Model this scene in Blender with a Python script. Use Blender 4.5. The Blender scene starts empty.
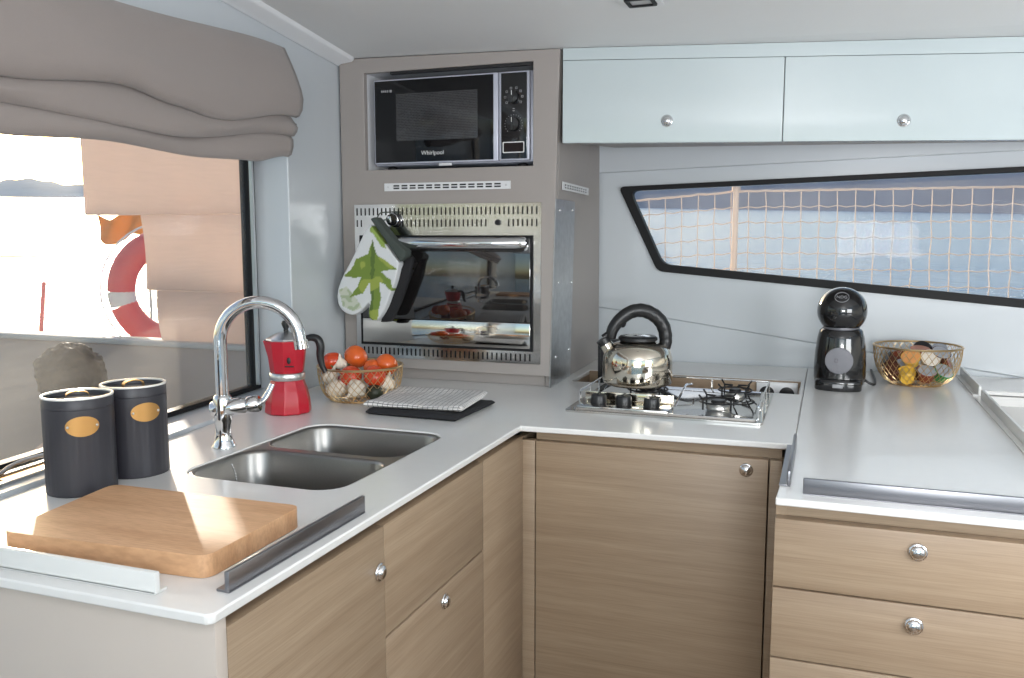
import bpy, bmesh, math, random
from mathutils import Vector, Matrix, noise
R = math.radians; PI = math.pi
random.seed(7)
SC = bpy.context.scene
COL = SC.collection

# ------------------------------------------------------------------ camera, world, sun, big lights, exposure
cam_d = bpy.data.cameras.new('camera'); cam = bpy.data.objects.new('camera', cam_d); COL.objects.link(cam)
cam_d.sensor_width = 36.0; cam_d.lens = 870.0 / 1024.0 * 36.0
cam.location = (0, 0, 1.32); cam.rotation_euler = (R(90 - 6.752), 0, R(19.95))
cam_d.clip_start = 0.02; cam_d.clip_end = 8000
SC.camera = cam
vs = SC.view_settings
vs.view_transform = 'Standard'; vs.look = 'None'; vs.gamma = 1.0; vs.use_curve_mapping = False
vs.exposure = 0.1

SUN_AZ, SUN_EL = 45.5, 11.2          # degrees left of +Y, elevation
world = bpy.data.worlds.new('sky'); SC.world = world; world.use_nodes = True
wn = world.node_tree.nodes; wl = world.node_tree.links
sky = wn.new('ShaderNodeTexSky'); sky.sky_type = 'NISHITA'; sky.sun_disc = False
sky.sun_elevation = R(SUN_EL); sky.sun_rotation = R(-SUN_AZ); sky.air_density = 1.0; sky.dust_density = 2.0
wl.new(sky.outputs[0], wn['Background'].inputs[0]); wn['Background'].inputs[1].default_value = 0.30

def light(name, kind, energy, color, loc, direction, size=None, size_y=None):
    d = bpy.data.lights.new(name, kind); d.energy = energy; d.color = color
    o = bpy.data.objects.new(name, d); COL.objects.link(o); o.location = loc
    o.rotation_euler = Vector(direction).to_track_quat('-Z', 'Y').to_euler()
    if kind == 'AREA':
        d.shape = 'RECTANGLE'; d.size = size; d.size_y = size_y
    return o
se, ce = math.sin(R(SUN_EL)), math.cos(R(SUN_EL))
sun_dir = Vector((math.sin(R(SUN_AZ)) * ce, -math.cos(R(SUN_AZ)) * ce, -se))
sun = light('sun', 'SUN', 4.2, (1.0, 0.88, 0.72), (-4, 6, 3), sun_dir); sun.data.angle = R(0.6)
# added fill lamps, out of view: one behind the camera, one on the right
light('rear_fill_lamp', 'AREA', 17, (0.92, 0.96, 1.0), (0.30, -1.45, 1.25), (-0.08, 1, 0.02), 1.5, 1.1)
light('right_fill_lamp', 'AREA', 19, (0.96, 0.97, 1.0), (1.24, 0.72, 1.22), (-0.22, 1, -0.22), 0.9, 0.6)
# the photographer's flash, bounced off the ceiling
light('bounced_flash', 'AREA', 34, (0.99, 0.99, 1.0), (0.30, -0.35, 1.30), (0.0, 0.55, 1.0), 0.5, 0.5)

# ------------------------------------------------------------------ helpers
def tag(o, label=None, cat=None, group=None, kind=None):
    if label: o['label'] = label
    if cat: o['category'] = cat
    if group: o['group'] = group
    if kind: o['kind'] = kind
    return o

def thing(name, label, cat, loc=(0, 0, 0), rotz=0.0, group=None):
    o = bpy.data.objects.new(name, None); COL.objects.link(o)
    o.empty_display_size = 0.05
    o.location = loc; o.rotation_euler = (0, 0, rotz)
    return tag(o, label, cat, group)

def dup(root, loc, rot, label=None, swap=None):
    def cp(o, parent):
        c = o.copy(); COL.objects.link(c); c.parent = parent
        if swap and o.type == 'MESH' and o.name.split('.')[0] in swap:
            c.data = o.data.copy(); c.data.materials[0] = swap[o.name.split('.')[0]]
        for ch in list(o.children): cp(ch, c)
        return c
    c = cp(root, None); c.location = loc; c.rotation_euler = rot
    if label: c['label'] = label
    return c

class MB:
    def __init__(s): s.bm = bmesh.new(); s.mi = 0; s.M = Matrix.Identity(4)
    def v(s, p): return s.bm.verts.new(s.M @ Vector(p))
    def f(s, vs):
        try: fc = s.bm.faces.new(vs); fc.material_index = s.mi; return fc
        except ValueError: return None
    def hexa(s, p):        # 4 bottom ccw, 4 top ccw
        v = [s.v(q) for q in p]
        for q in ((3, 2, 1, 0), (4, 5, 6, 7), (0, 1, 5, 4), (1, 2, 6, 5), (2, 3, 7, 6), (3, 0, 4, 7)): s.f([v[i] for i in q])
    def box(s, x0, x1, y0, y1, z0, z1, b=0, seg=2):
        p = [(x0, y0, z0), (x1, y0, z0), (x1, y1, z0), (x0, y1, z0), (x0, y0, z1), (x1, y0, z1), (x1, y1, z1), (x0, y1, z1)]
        if not b: return s.hexa(p)
        t = MB(); t.hexa(p)
        bmesh.ops.bevel(t.bm, geom=list(t.bm.edges), offset=b, segments=seg, affect='EDGES', profile=0.5)
        s.join(t)
    def join(s, t):
        m = {}
        for v in t.bm.verts: m[v] = s.v(v.co)
        for f in t.bm.faces: s.f([m[v] for v in f.verts])
        t.bm.free()
    def tube(s, path, r, n=8, closed=False, caps=True, flat=1.0):
        P = [Vector(p) for p in path]; N = len(P)
        rs = r if isinstance(r, (list, tuple)) else [r] * N
        T = []
        for i in range(N):
            a = P[(i - 1) % N] if (closed or i) else P[0]; b = P[(i + 1) % N] if (closed or i < N - 1) else P[-1]
            d = (b - a); T.append(d.normalized() if d.length > 1e-9 else Vector((0, 0, 1)))
        u = T[0].orthogonal().normalized(); rings = []
        for i in range(N):
            u = u - T[i] * u.dot(T[i])
            u = u.normalized() if u.length > 1e-6 else T[i].orthogonal().normalized()
            w = T[i].cross(u)
            rings.append([s.v(P[i] + (u * math.cos(2 * PI * k / n) + w * math.sin(2 * PI * k / n) * flat) * rs[i]) for k in range(n)])
        for i in range(N if closed else N - 1):
            A, B = rings[i], rings[(i + 1) % N]
            for k in range(n): s.f([A[k], A[(k + 1) % n], B[(k + 1) % n], B[k]])
        if caps and not closed:
            s.f(rings[0][::-1]); s.f(rings[-1])
    def lathe(s, prof, c=(0, 0, 0), n=32, rf=None, ax=None):
        X = ax if ax is not None else Matrix.Identity(3)
        c = Vector(c); rings = []
        for (r, z) in prof:
            if r < 1e-6: rings.append([s.v(c + X @ Vector((0, 0, z)))])
            else: rings.append([s.v(c + X @ Vector(((r * (rf(k, z) if rf else 1)) * math.cos(2 * PI * k / n), (r * (rf(k, z) if rf else 1)) * math.sin(2 * PI * k / n), z))) for k in range(n)])
        for A, B in zip(rings, rings[1:]):
            if len(A) == 1 and len(B) == 1: continue
            for k in range(n):
                if len(A) == 1: s.f([A[0], B[(k + 1) % n], B[k]])
                elif len(B) == 1: s.f([A[k], A[(k + 1) % n], B[0]])
                else: s.f([A[k], A[(k + 1) % n], B[(k + 1) % n], B[k]])
    def ell(s, c, rx, ry, rz, nu=20, nv=12, fn=None, ax=None):
        c = Vector(c); X = ax if ax is not None else Matrix.Identity(3); rows = []
        for j in range(nv + 1):
            t = PI * j / nv; row = []
            for i in range(1 if j in (0, nv) else nu):
                ph = 2 * PI * i / nu
                d = Vector((math.sin(t) * math.cos(ph), math.sin(t) * math.sin(ph), math.cos(t)))
                k = fn(d) if fn else 1.0
                row.append(s.v(c + X @ Vector((d.x * rx * k, d.y * ry * k, d.z * rz * k))))
            rows.append(row)
        for A, B in zip(rows, rows[1:]):
            for i in range(nu):
                if len(A) == 1: s.f([A[0], B[i], B[(i + 1) % nu]])
                elif len(B) == 1: s.f([A[i], B[0], A[(i + 1) % nu]])
                else: s.f([A[i], B[i], B[(i + 1) % nu], A[(i + 1) % nu]])
    def plate(s, outer, holes, w0, w1, fn=lambda u, v, w: (u, v, w)):
        t = bmesh.new(); loops = []
        for lp in [outer] + list(holes):
            vs = [t.verts.new((p[0], p[1], 0)) for p in lp]
            for a, b in zip(vs, vs[1:] + vs[:1]): t.edges.new((a, b))
            loops.append(vs)
        bmesh.ops.triangle_fill(t, use_beauty=True, use_dissolve=False, edges=list(t.edges))
        m0 = {}; m1 = {}
        for v in t.verts:
            m0[v] = s.v(fn(v.co.x, v.co.y, w0)); m1[v] = s.v(fn(v.co.x, v.co.y, w1))
        for f in t.faces:
            s.f([m0[v] for v in f.verts][::-1]); s.f([m1[v] for v in f.verts])
        for vs in loops:
            for a, b in zip(vs, vs[1:] + vs[:1]): s.f([m0[a], m0[b], m1[b], m1[a]])
        t.free()
    def openbox(s, x0, x1, y0, y1, z0, z1, t=0.016, front=False):
        s.box(x0, x0 + t, y0, y1, z0, z1); s.box(x1 - t, x1, y0, y1, z0, z1)
        s.box(x0 + t, x1 - t, y1 - t, y1, z0, z1); s.box(x0 + t, x1 - t, y0, y1 - t, z0, z0 + t)
        if front: s.box(x0 + t, x1 - t, y0, y0 + t, z0 + t, z1)
    def loft(s, rings, cap0=False, cap1=False):
        rr = [[s.v(p) for p in r] for r in rings]; n = len(rr[0])
        for A, B in zip(rr, rr[1:]):
            for k in range(n): s.f([A[k], A[(k + 1) % n], B[(k + 1) % n], B[k]])
        if cap0: s.f(rr[0][::-1])
        if cap1: s.f(rr[-1])

def chain_loc(o):
    L = Vector((0, 0, 0))
    while o is not None: L += o.location; o = o.parent
    return L

def build(name, mb, mat, parent=None, smooth=40, bevel=0.0, seg=2, world=False, mods=None, label=None, kind=None):
    bm = mb.bm
    bmesh.ops.recalc_face_normals(bm, faces=list(bm.faces))
    if world and parent is not None:
        L = chain_loc(parent)
        for v in bm.verts: v.co -= L
    me = bpy.data.meshes.new(name); bm.to_mesh(me); bm.free()
    for m in (mat if isinstance(mat, (list, tuple)) else [mat]): me.materials.append(m)
    if smooth:
        me.shade_smooth()
        me.set_sharp_from_angle(angle=R(smooth))
    o = bpy.data.objects.new(name, me); COL.objects.link(o)
    if parent is not None: o.parent = parent
    if bevel:
        b = o.modifiers.new('bevel', 'BEVEL'); b.width = bevel; b.segments = seg; b.limit_method = 'ANGLE'; b.angle_limit = R(35); b.harden_normals = False
    if label: o['label'] = label
    if kind: o['kind'] = kind
    return o

def rrect(x0, x1, y0, y1, r, n=6):
    P = []
    for cx, cy, a0 in ((x1 - r, y1 - r, 0), (x0 + r, y1 - r, 90), (x0 + r, y0 + r, 180), (x1 - r, y0 + r, 270)):
        for k in range(n + 1):
            a = R(a0 + 90 * k / n); P.append((cx + r * math.cos(a), cy + r * math.sin(a)))
    return P
def oval(cx, cy, a, b, n=32): return [(cx + a * math.cos(2 * PI * k / n), cy + b * math.sin(2 * PI * k / n)) for k in range(n)]
def rect(x0, x1, y0, y1): return [(x0, y0), (x1, y0), (x1, y1), (x0, y1)]
def spline(P, n=8, closed=False):
    P = [Vector(p) for p in P]; N = len(P); out = []
    for i in range(N if closed else N - 1):
        g = lambda j: P[j % N] if closed else P[max(0, min(N - 1, j))]
        a, b, c, d = g(i - 1), g(i), g(i + 1), g(i + 2)
        for k in range(n):
            t = k / n
            out.append(0.5 * ((2 * b) + (c - a) * t + (2 * a - 5 * b + 4 * c - d) * t * t + (3 * b - a - 3 * c + d) * t ** 3))
    if not closed: out.append(P[-1])
    return out
def lerp(xs, ys, x):
    if x <= xs[0]: return ys[0]
    for a, b, p, q in zip(xs, xs[1:], ys, ys[1:]):
        if x <= b:
            t = (x - a) / (b - a); t = t * t * (3 - 2 * t); return p + (q - p) * t
    return ys[-1]
def lettering(name, text, size, mat, parent, M, depth=0.0004, align='CENTER'):
    cu = bpy.data.curves.new(name, 'FONT'); cu.body = text; cu.size = size; cu.extrude = depth; cu.align_x = align; cu.align_y = 'CENTER'
    t = bpy.data.objects.new(name + '_curve', cu); COL.objects.link(t)
    me = bpy.data.meshes.new_from_object(t.evaluated_get(bpy.context.evaluated_depsgraph_get()))
    bpy.data.objects.remove(t); bpy.data.curves.remove(cu)
    me.transform(M); me.name = name
    me.materials.clear(); me.materials.append(mat)
    o = bpy.data.objects.new(name, me); COL.objects.link(o); o.parent = parent
    return o
def facing(x, y, z, rz=0.0):     # text standing upright, reading from -Y
    return Matrix.Translation((x, y, z)) @ Matrix.Rotation(rz, 4, 'Z') @ Matrix.Rotation(PI / 2, 4, 'X')

# ------------------------------------------------------------------ materials
def mat(name, col, rough=0.5, metal=0.0, var=0.04, vscale=6.0, bump=0.0, bscale=60.0, coat=0.0, spec=0.5, stretch=(1, 1, 1), sheen=0.0, aniso=None):
    m = bpy.data.materials.new(name); m.use_nodes = True; nt = m.node_tree; b = nt.nodes['Principled BSDF']
    b.inputs['Roughness'].default_value = rough; b.inputs['Metallic'].default_value = metal
    b.inputs['Coat Weight'].default_value = coat; b.inputs['Specular IOR Level'].default_value = spec
    b.inputs['Sheen Weight'].default_value = sheen
    tc = nt.nodes.new('ShaderNodeTexCoord'); mp = nt.nodes.new('ShaderNodeMapping'); nt.links.new(tc.outputs['Object'], mp.inputs[0])
    mp.inputs['Scale'].default_value = stretch
    nz = nt.nodes.new('ShaderNodeTexNoise'); nz.inputs['Scale'].default_value = vscale; nz.inputs['Detail'].default_value = 4
    nt.links.new(mp.outputs[0], nz.inputs['Vector'])
    mx = nt.nodes.new('ShaderNodeMix'); mx.data_type = 'RGBA'
    mx.inputs[6].default_value = tuple(max(0, c * (1 - var)) for c in col) + (1,); mx.inputs[7].default_value = tuple(min(1, c * (1 + var)) for c in col) + (1,)
    nt.links.new(nz.outputs['Fac'], mx.inputs[0]); nt.links.new(mx.outputs[2], b.inputs['Base Color'])
    if bump:
        n2 = nt.nodes.new('ShaderNodeTexNoise'); n2.inputs['Scale'].default_value = bscale; nt.links.new(mp.outputs[0], n2.inputs['Vector'])
        bp = nt.nodes.new('ShaderNodeBump'); bp.inputs['Strength'].default_value = bump; bp.inputs['Distance'].default_value = 0.002
        nt.links.new(n2.outputs['Fac'], bp.inputs['Height']); nt.links.new(bp.outputs[0], b.inputs['Normal'])
    return m

def wood(name, c0, c1, scale, rough=0.42, lines=1.0):     # scale: mapping scale, small along the grain
    m = bpy.data.materials.new(name); m.use_nodes = True; nt = m.node_tree; b = nt.nodes['Principled BSDF']; N = nt.nodes.new; L = nt.links.new
    tc = N('ShaderNodeTexCoord'); mp = N('ShaderNodeMapping'); mp.inputs['Scale'].default_value = scale
    geo = N('ShaderNodeNewGeometry'); L(geo.outputs['Position'], mp.inputs[0])
    n1 = N('ShaderNodeTexNoise'); n1.inputs['Scale'].default_value = 1.1; n1.inputs['Detail'].default_value = 5; n1.inputs['Distortion'].default_value = 0.6; L(mp.outputs[0], n1.inputs['Vector'])
    n2 = N('ShaderNodeTexNoise'); n2.inputs['Scale'].default_value = 14; n2.inputs['Detail'].default_value = 6; L(mp.outputs[0], n2.inputs['Vector'])
    r1 = N('ShaderNodeValToRGB'); r1.color_ramp.elements[0].position = 0.3; r1.color_ramp.elements[0].color = c0 + (1,); r1.color_ramp.elements[1].position = 0.7; r1.color_ramp.elements[1].color = c1 + (1,)
    L(n1.outputs['Fac'], r1.inputs[0])
    mx = N('ShaderNodeMix'); mx.data_type = 'RGBA'; mx.blend_type = 'MULTIPLY'; mx.inputs[0].default_value = 0.6 * lines
    r2 = N('ShaderNodeValToRGB'); r2.color_ramp.elements[0].position = 0.35; r2.color_ramp.elements[0].color = (0.62, 0.57, 0.52, 1); r2.color_ramp.elements[1].position = 0.6; r2.color_ramp.elements[1].color = (1, 1, 1, 1)
    L(n2.outputs['Fac'], r2.inputs[0]); L(r1.outputs[0], mx.inputs[6]); L(r2.outputs[0], mx.inputs[7]); L(mx.outputs[2], b.inputs['Base Color'])
    bp = N('ShaderNodeBump'); bp.inputs['Strength'].default_value = 0.12; bp.inputs['Distance'].default_value = 0.001; L(n2.outputs['Fac'], bp.inputs['Height']); L(bp.outputs[0], b.inputs['Normal'])
    b.inputs['Roughness'].default_value = rough
    return m

OAK0, OAK1 = (0.305, 0.217, 0.142), (0.385, 0.287, 0.194)
M = {}
M['oak_x'] = wood('oak_grain_across', OAK0, OAK1, (0.8, 30, 38), lines=.6)
M['oak_y'] = wood('oak_grain_along', OAK0, OAK1, (30, 0.8, 38), lines=.6)
M['beech'] = wood('beech_board', (0.55, 0.30, 0.15), (0.68, 0.40, 0.22), (3, 26, 10), rough=0.55, lines=0.6)
M['worktop'] = mat('solid_surface_white', (0.76, 0.75, 0.73), 0.22, var=0.02, vscale=40, coat=0.15)
M['white_paint'] = mat('white_laminate', (0.70, 0.69, 0.66), 0.4, var=0.02)
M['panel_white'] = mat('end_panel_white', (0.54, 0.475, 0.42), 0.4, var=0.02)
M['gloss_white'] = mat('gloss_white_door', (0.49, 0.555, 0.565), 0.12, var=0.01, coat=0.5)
M['wall'] = mat('wall_gelcoat', (0.56, 0.60, 0.63), 0.28, var=0.015, coat=0.2)
M['ceiling'] = mat('ceiling_vinyl', (0.74, 0.75, 0.75), 0.55, var=0.02, bump=0.05, bscale=200)
M['trim_white'] = mat('trim_gelcoat', (0.80, 0.82, 0.84), 0.3, var=0.01)
M['floor'] = wood('floor_teak', (0.25, 0.16, 0.09), (0.34, 0.23, 0.14), (10, 1.2, 8))
M['taupe'] = mat('taupe_laminate', (0.335, 0.305, 0.285), 0.45, var=0.02)
M['dark'] = mat('gap_shade_black', (0.012, 0.012, 0.013), 0.6)  # near-black colour standing in for shade inside gaps and slots
M['black_plastic'] = mat('black_plastic', (0.012, 0.012, 0.013), 0.35, bump=0.03, bscale=300)
M['black_gloss'] = mat('black_gloss_plastic', (0.008, 0.008, 0.009), 0.10, coat=0.6)
M['black_glass'] = mat('black_glass', (0.005, 0.005, 0.006), 0.05, coat=0.0, spec=0.4)
M['oven_glass'] = mat('oven_mirror_glass', (0.012, 0.011, 0.011), 0.04, spec=1.0, coat=1.0)
M['chrome'] = mat('chrome', (0.75, 0.75, 0.76), 0.06, 1.0, var=0.01)
M['steel'] = mat('brushed_steel', (0.60, 0.59, 0.57), 0.28, 1.0, var=0.05, stretch=(2, 60, 60), vscale=8, bump=0.02, bscale=20)
M['oven_steel'] = mat('polished_oven_steel', (0.60, 0.60, 0.60), 0.14, 1.0, var=0.03, stretch=(2, 60, 60), vscale=8)
M['mirror_steel'] = mat('mirror_steel', (0.62, 0.60, 0.57), 0.07, 1.0, var=0.02)
M['sink_steel'] = mat('satin_sink_steel', (0.34, 0.325, 0.305), 0.33, 1.0, var=0.05, stretch=(40, 3, 40), vscale=6)
M['galv'] = mat('galvanised_plate', (0.46, 0.47, 0.48), 0.36, 1.0, var=0.30, vscale=45)
M['kettle_steel'] = mat('kettle_steel', (0.70, 0.64, 0.54), 0.08, 1.0, var=0.05, vscale=12)
M['alu'] = mat('anodised_aluminium', (0.62, 0.62, 0.63), 0.32, 1.0, var=0.03)
M['white_plastic'] = mat('white_plastic', (0.72, 0.73, 0.74), 0.35, var=0.01)
M['silver_plastic'] = mat('silver_blue_plastic', (0.52, 0.54, 0.62), 0.35, 0.2, var=0.02)
M['rail_metal'] = mat('satin_rail_metal', (0.27, 0.27, 0.29), 0.34, 1.0, var=0.02)
M['rail_white'] = mat('rail_acrylic', (0.70, 0.70, 0.68), 0.25, var=0.01)
M['rubber'] = mat('black_rubber', (0.010, 0.010, 0.011), 0.55, spec=0.25, bump=0.05, bscale=200)
M['blind'] = mat('taupe_blind_cloth', (0.30, 0.262, 0.245), 0.85, var=0.05, vscale=3, bump=0.25, bscale=700, sheen=0.2)
M['brass'] = mat('brass', (0.62, 0.36, 0.12), 0.30, 1.0, var=0.06)
M['brass_plate'] = mat('brass_plate', (0.55, 0.30, 0.10), 0.42, 0.7, var=0.08)
M['gold_wire'] = mat('gold_wire', (0.66, 0.47, 0.25), 0.30, 1.0, var=0.06)
M['charcoal'] = mat('charcoal_enamel', (0.035, 0.034, 0.042), 0.40, var=0.06)
M['white_enamel'] = mat('white_enamel', (0.78, 0.77, 0.74), 0.3)
M['red'] = mat('red_enamel', (0.50, 0.012, 0.028), 0.30, var=0.05, coat=0.3)
M['pot_alu'] = mat('pot_aluminium', (0.72, 0.71, 0.70), 0.28, 1.0)
M['tomato'] = mat('tomato_skin', (0.62, 0.06, 0.015), 0.25, var=0.25, vscale=18, coat=0.3)
M['tomato_orange'] = mat('orange_tomato_skin', (0.70, 0.12, 0.018), 0.25, var=0.2, vscale=18, coat=0.3)
M['stem'] = mat('green_stem', (0.10, 0.16, 0.04), 0.6)
M['garlic'] = mat('garlic_skin', (0.80, 0.72, 0.60), 0.55, var=0.15, stretch=(6, 6, 1), vscale=30)
M['onion'] = mat('red_onion_skin', (0.22, 0.03, 0.045), 0.35, var=0.35, stretch=(8, 8, 1), vscale=25)
M['avocado'] = mat('avocado_skin', (0.022, 0.026, 0.012), 0.5, var=0.3, bump=0.4, bscale=120)
M['red_cord'] = mat('net_cord', (0.74, 0.56, 0.46), 0.7)
M['buoy_red'] = mat('lifebuoy_red', (0.80, 0.10, 0.11), 0.5)
M['buoy_white'] = mat('lifebuoy_white', (0.8, 0.8, 0.78), 0.5)
M['flag'] = mat('orange_cloth', (0.75, 0.34, 0.05), 0.7)
M['canvas'] = mat('beige_canvas_panel', (0.60, 0.49, 0.43), 0.75, var=0.04, vscale=20, bump=0.1, bscale=300)
def translucent(m, k, col):
    nt = m.node_tree; b = nt.nodes['Principled BSDF']; out = nt.nodes['Material Output']
    t = nt.nodes.new('ShaderNodeBsdfTranslucent'); t.inputs[0].default_value = col + (1,); x = nt.nodes.new('ShaderNodeMixShader'); x.inputs[0].default_value = k
    nt.links.new(b.outputs[0], x.inputs[1]); nt.links.new(t.outputs[0], x.inputs[2]); nt.links.new(x.outputs[0], out.inputs['Surface'])
translucent(M['canvas'], 0.62, (0.86, 0.74, 0.68))
translucent(M['flag'], 0.5, (0.85, 0.42, 0.06))
M['coaming'] = mat('coaming_grp', (0.40, 0.315, 0.275), 0.5, var=0.08, vscale=4)
M['deck'] = mat('deck_grp', (0.5, 0.48, 0.45), 0.6, var=0.05)
M['skin'] = mat('skin', (0.55, 0.30, 0.21), 0.5)
M['hair'] = mat('dark_brown_hair', (0.028, 0.013, 0.007), 0.6, var=0.4, vscale=60, bump=0.6, bscale=90)
M['top'] = mat('pink_shirt', (0.55, 0.20, 0.17), 0.8, var=0.08)
M['trousers'] = mat('dark_trousers', (0.05, 0.05, 0.07), 0.8)
M['print'] = mat('white_print', (0.75, 0.75, 0.75), 0.5)
M['grey_print'] = mat('grey_print', (0.30, 0.30, 0.31), 0.5)
M['display'] = mat('display_window', (0.015, 0.010, 0.011), 0.1)
M['cloth_black'] = mat('black_cloth', (0.012, 0.012, 0.014), 0.85, var=0.2, vscale=50, bump=0.3, bscale=250)
M['lens'] = mat('lamp_lens', (0.5, 0.5, 0.5), 0.3)
M['disc_grey'] = mat('grey_drip_disc', (0.14, 0.14, 0.155), 0.35, 0.3)
CAPS = {'brown': (0.10, 0.035, 0.02), 'orange': (0.80, 0.36, 0.12), 'yellow': (0.78, 0.48, 0.06), 'green': (0.06, 0.30, 0.08), 'silver': (0.50, 0.52, 0.55), 'rust': (0.28, 0.07, 0.035), 'cream': (0.75, 0.68, 0.58), 'black': (0.02, 0.02, 0.022), 'copper': (0.62, 0.26, 0.16)}
for k, c in CAPS.items(): M['cap_' + k] = mat(k + '_capsule', c, 0.32, 0.35 if k in ('silver', 'copper') else 0.0, var=0.12, vscale=60)

def water_mat():
    m = mat('sea_water', (0.13, 0.27, 0.44), 0.18, var=0.25, vscale=0.02, spec=0.6); nt = m.node_tree; b = nt.nodes['Principled BSDF']
    tc = nt.nodes.new('ShaderNodeNewGeometry'); n = nt.nodes.new('ShaderNodeTexNoise'); n.inputs['Scale'].default_value = 0.9; n.inputs['Detail'].default_value = 8
    nt.links.new(tc.outputs['Position'], n.inputs['Vector']); bp = nt.nodes.new('ShaderNodeBump'); bp.inputs['Strength'].default_value = 0.8; bp.inputs['Distance'].default_value = 0.35
    nt.links.new(n.outputs['Fac'], bp.inputs['Height']); nt.links.new(bp.outputs[0], b.inputs['Normal']); return m
M['sea'] = water_mat()
def hill_mat():
    m = mat('hazy_hillside', (0.44, 0.40, 0.44), 0.95, var=0.25, vscale=0.02, spec=0.0); return m
M['hill'] = hill_mat(); M['far_hill'] = mat('sunlit_haze_hillside', (0.75, 0.72, 0.70), 0.95, var=0.15, vscale=0.02, spec=0.0)  # haze over the hills is put into these pale colours

def glass_mat(name, dust, gloss, scratch):
    m = bpy.data.materials.new(name); m.use_nodes = True; nt = m.node_tree; N = nt.nodes.new; L = nt.links.new
    nt.nodes.remove(nt.nodes['Principled BSDF']); out = nt.nodes['Material Output']
    tr = N('ShaderNodeBsdfTransparent'); tr.inputs[0].default_value = (0.93, 0.94, 0.95, 1)
    gl = N('ShaderNodeBsdfGlossy'); gl.inputs['Roughness'].default_value = 0.02
    tl = N('ShaderNodeBsdfTranslucent'); tl.inputs[0].default_value = (0.9, 0.88, 0.84, 1)
    fr = N('ShaderNodeLayerWeight'); fr.inputs[0].default_value = 0.12
    mul = N('ShaderNodeMath'); mul.operation = 'MULTIPLY'; mul.inputs[1].default_value = gloss; L(fr.outputs['Fresnel'], mul.inputs[0])
    m1 = N('ShaderNodeMixShader'); L(mul.outputs[0], m1.inputs[0]); L(tr.outputs[0], m1.inputs[1]); L(gl.outputs[0], m1.inputs[2])
    geo = N('ShaderNodeNewGeometry')
    mp = N('ShaderNodeMapping'); mp.inputs['Scale'].default_value = (30, 12, 260); mp.inputs['Rotation'].default_value = (0.35, 0, 0); L(geo.outputs['Position'], mp.inputs[0])
    n1 = N('ShaderNodeTexNoise'); n1.inputs['Scale'].default_value = 1.0; n1.inputs['Detail'].default_value = 5; L(mp.outputs[0], n1.inputs['Vector'])
    n2 = N('ShaderNodeTexNoise'); n2.inputs['Scale'].default_value = 5.0; n2.inputs['Detail'].default_value = 3; L(geo.outputs['Position'], n2.inputs['Vector'])
    a = N('ShaderNodeMath'); a.operation = 'MULTIPLY_ADD'; a.inputs[1].default_value = scratch; a.inputs[2].default_value = 0.6
    L(n1.outputs['Fac'], a.inputs[0])
    b = N('ShaderNodeMath'); b.operation = 'MULTIPLY'; L(a.outputs[0], b.inputs[0]); L(n2.outputs['Fac'], b.inputs[1])
    c = N('ShaderNodeMath'); c.operation = 'MULTIPLY'; c.inputs[1].default_value = dust; L(b.outputs[0], c.inputs[0])
    m2 = N('ShaderNodeMixShader'); L(c.outputs[0], m2.inputs[0]); L(m1.outputs[0], m2.inputs[1]); L(tl.outputs[0], m2.inputs[2])
    L(m2.outputs[0], out.inputs['Surface']); return m
M['dusty_glass'] = glass_mat('dusty_salt_glass', 0.10, 0.2, 1.6)
M['clear_glass'] = glass_mat('window_glass', 0.08, 0.5, 0.4)

def waffle_mat():
    m = mat('waffle_cloth_white', (0.72, 0.70, 0.68), 0.85, var=0.05, vscale=60); nt = m.node_tree; b = nt.nodes['Principled BSDF']
    tc = nt.nodes.new('ShaderNodeTexCoord'); br = nt.nodes.new('ShaderNodeTexBrick'); br.offset = 0.0; br.inputs['Scale'].default_value = 1.0
    br.inputs['Brick Width'].default_value = 0.0125; br.inputs['Row Height'].default_value = 0.0125; br.inputs['Mortar Size'].default_value = 0.0008; br.inputs['Mortar Smooth'].default_value = 0.5
    br.inputs['Color1'].default_value = (0.74, 0.72, 0.70, 1); br.inputs['Color2'].default_value = (0.68, 0.66, 0.64, 1); br.inputs['Mortar'].default_value = (0.03, 0.03, 0.032, 1)
    nt.links.new(tc.outputs['Object'], br.inputs['Vector']); nt.links.new(br.outputs['Color'], b.inputs['Base Color'])
    inv = nt.nodes.new('ShaderNodeMath'); inv.operation = 'SUBTRACT'; inv.inputs[0].default_value = 1.0; nt.links.new(br.outputs['Fac'], inv.inputs[1])
    bp = nt.nodes.new('ShaderNodeBump'); bp.inputs['Strength'].default_value = 0.6; bp.inputs['Distance'].default_value = 0.003
    nt.links.new(inv.outputs[0], bp.inputs['Height']); nt.links.new(bp.outputs[0], b.inputs['Normal']); return m
M['waffle'] = waffle_mat()
def mesh_window_mat():          # perforated screen behind the microwave door glass
    m = mat('microwave_mesh_window', (0.03, 0.03, 0.032), 0.15, coat=0.0); nt = m.node_tree; b = nt.nodes['Principled BSDF']
    tc = nt.nodes.new('ShaderNodeTexCoord'); br = nt.nodes.new('ShaderNodeTexBrick'); br.offset = 0.5
    br.inputs['Scale'].default_value = 1.0; br.inputs['Brick Width'].default_value = 0.0045; br.inputs['Row Height'].default_value = 0.0045; br.inputs['Mortar Size'].default_value = 0.0009
    br.inputs['Color1'].default_value = (0.012, 0.012, 0.013, 1); br.inputs['Color2'].default_value = (0.016, 0.016, 0.017, 1); br.inputs['Mortar'].default_value = (0.06, 0.06, 0.063, 1)
    mp = nt.nodes.new('ShaderNodeMapping'); mp.inputs['Rotation'].default_value = (R(90), 0, 0)
    nt.links.new(tc.outputs['Object'], mp.inputs[0]); nt.links.new(mp.outputs[0], br.inputs['Vector']); nt.links.new(br.outputs['Color'], b.inputs['Base Color']); return m
M['mw_mesh'] = mesh_window_mat()

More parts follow.
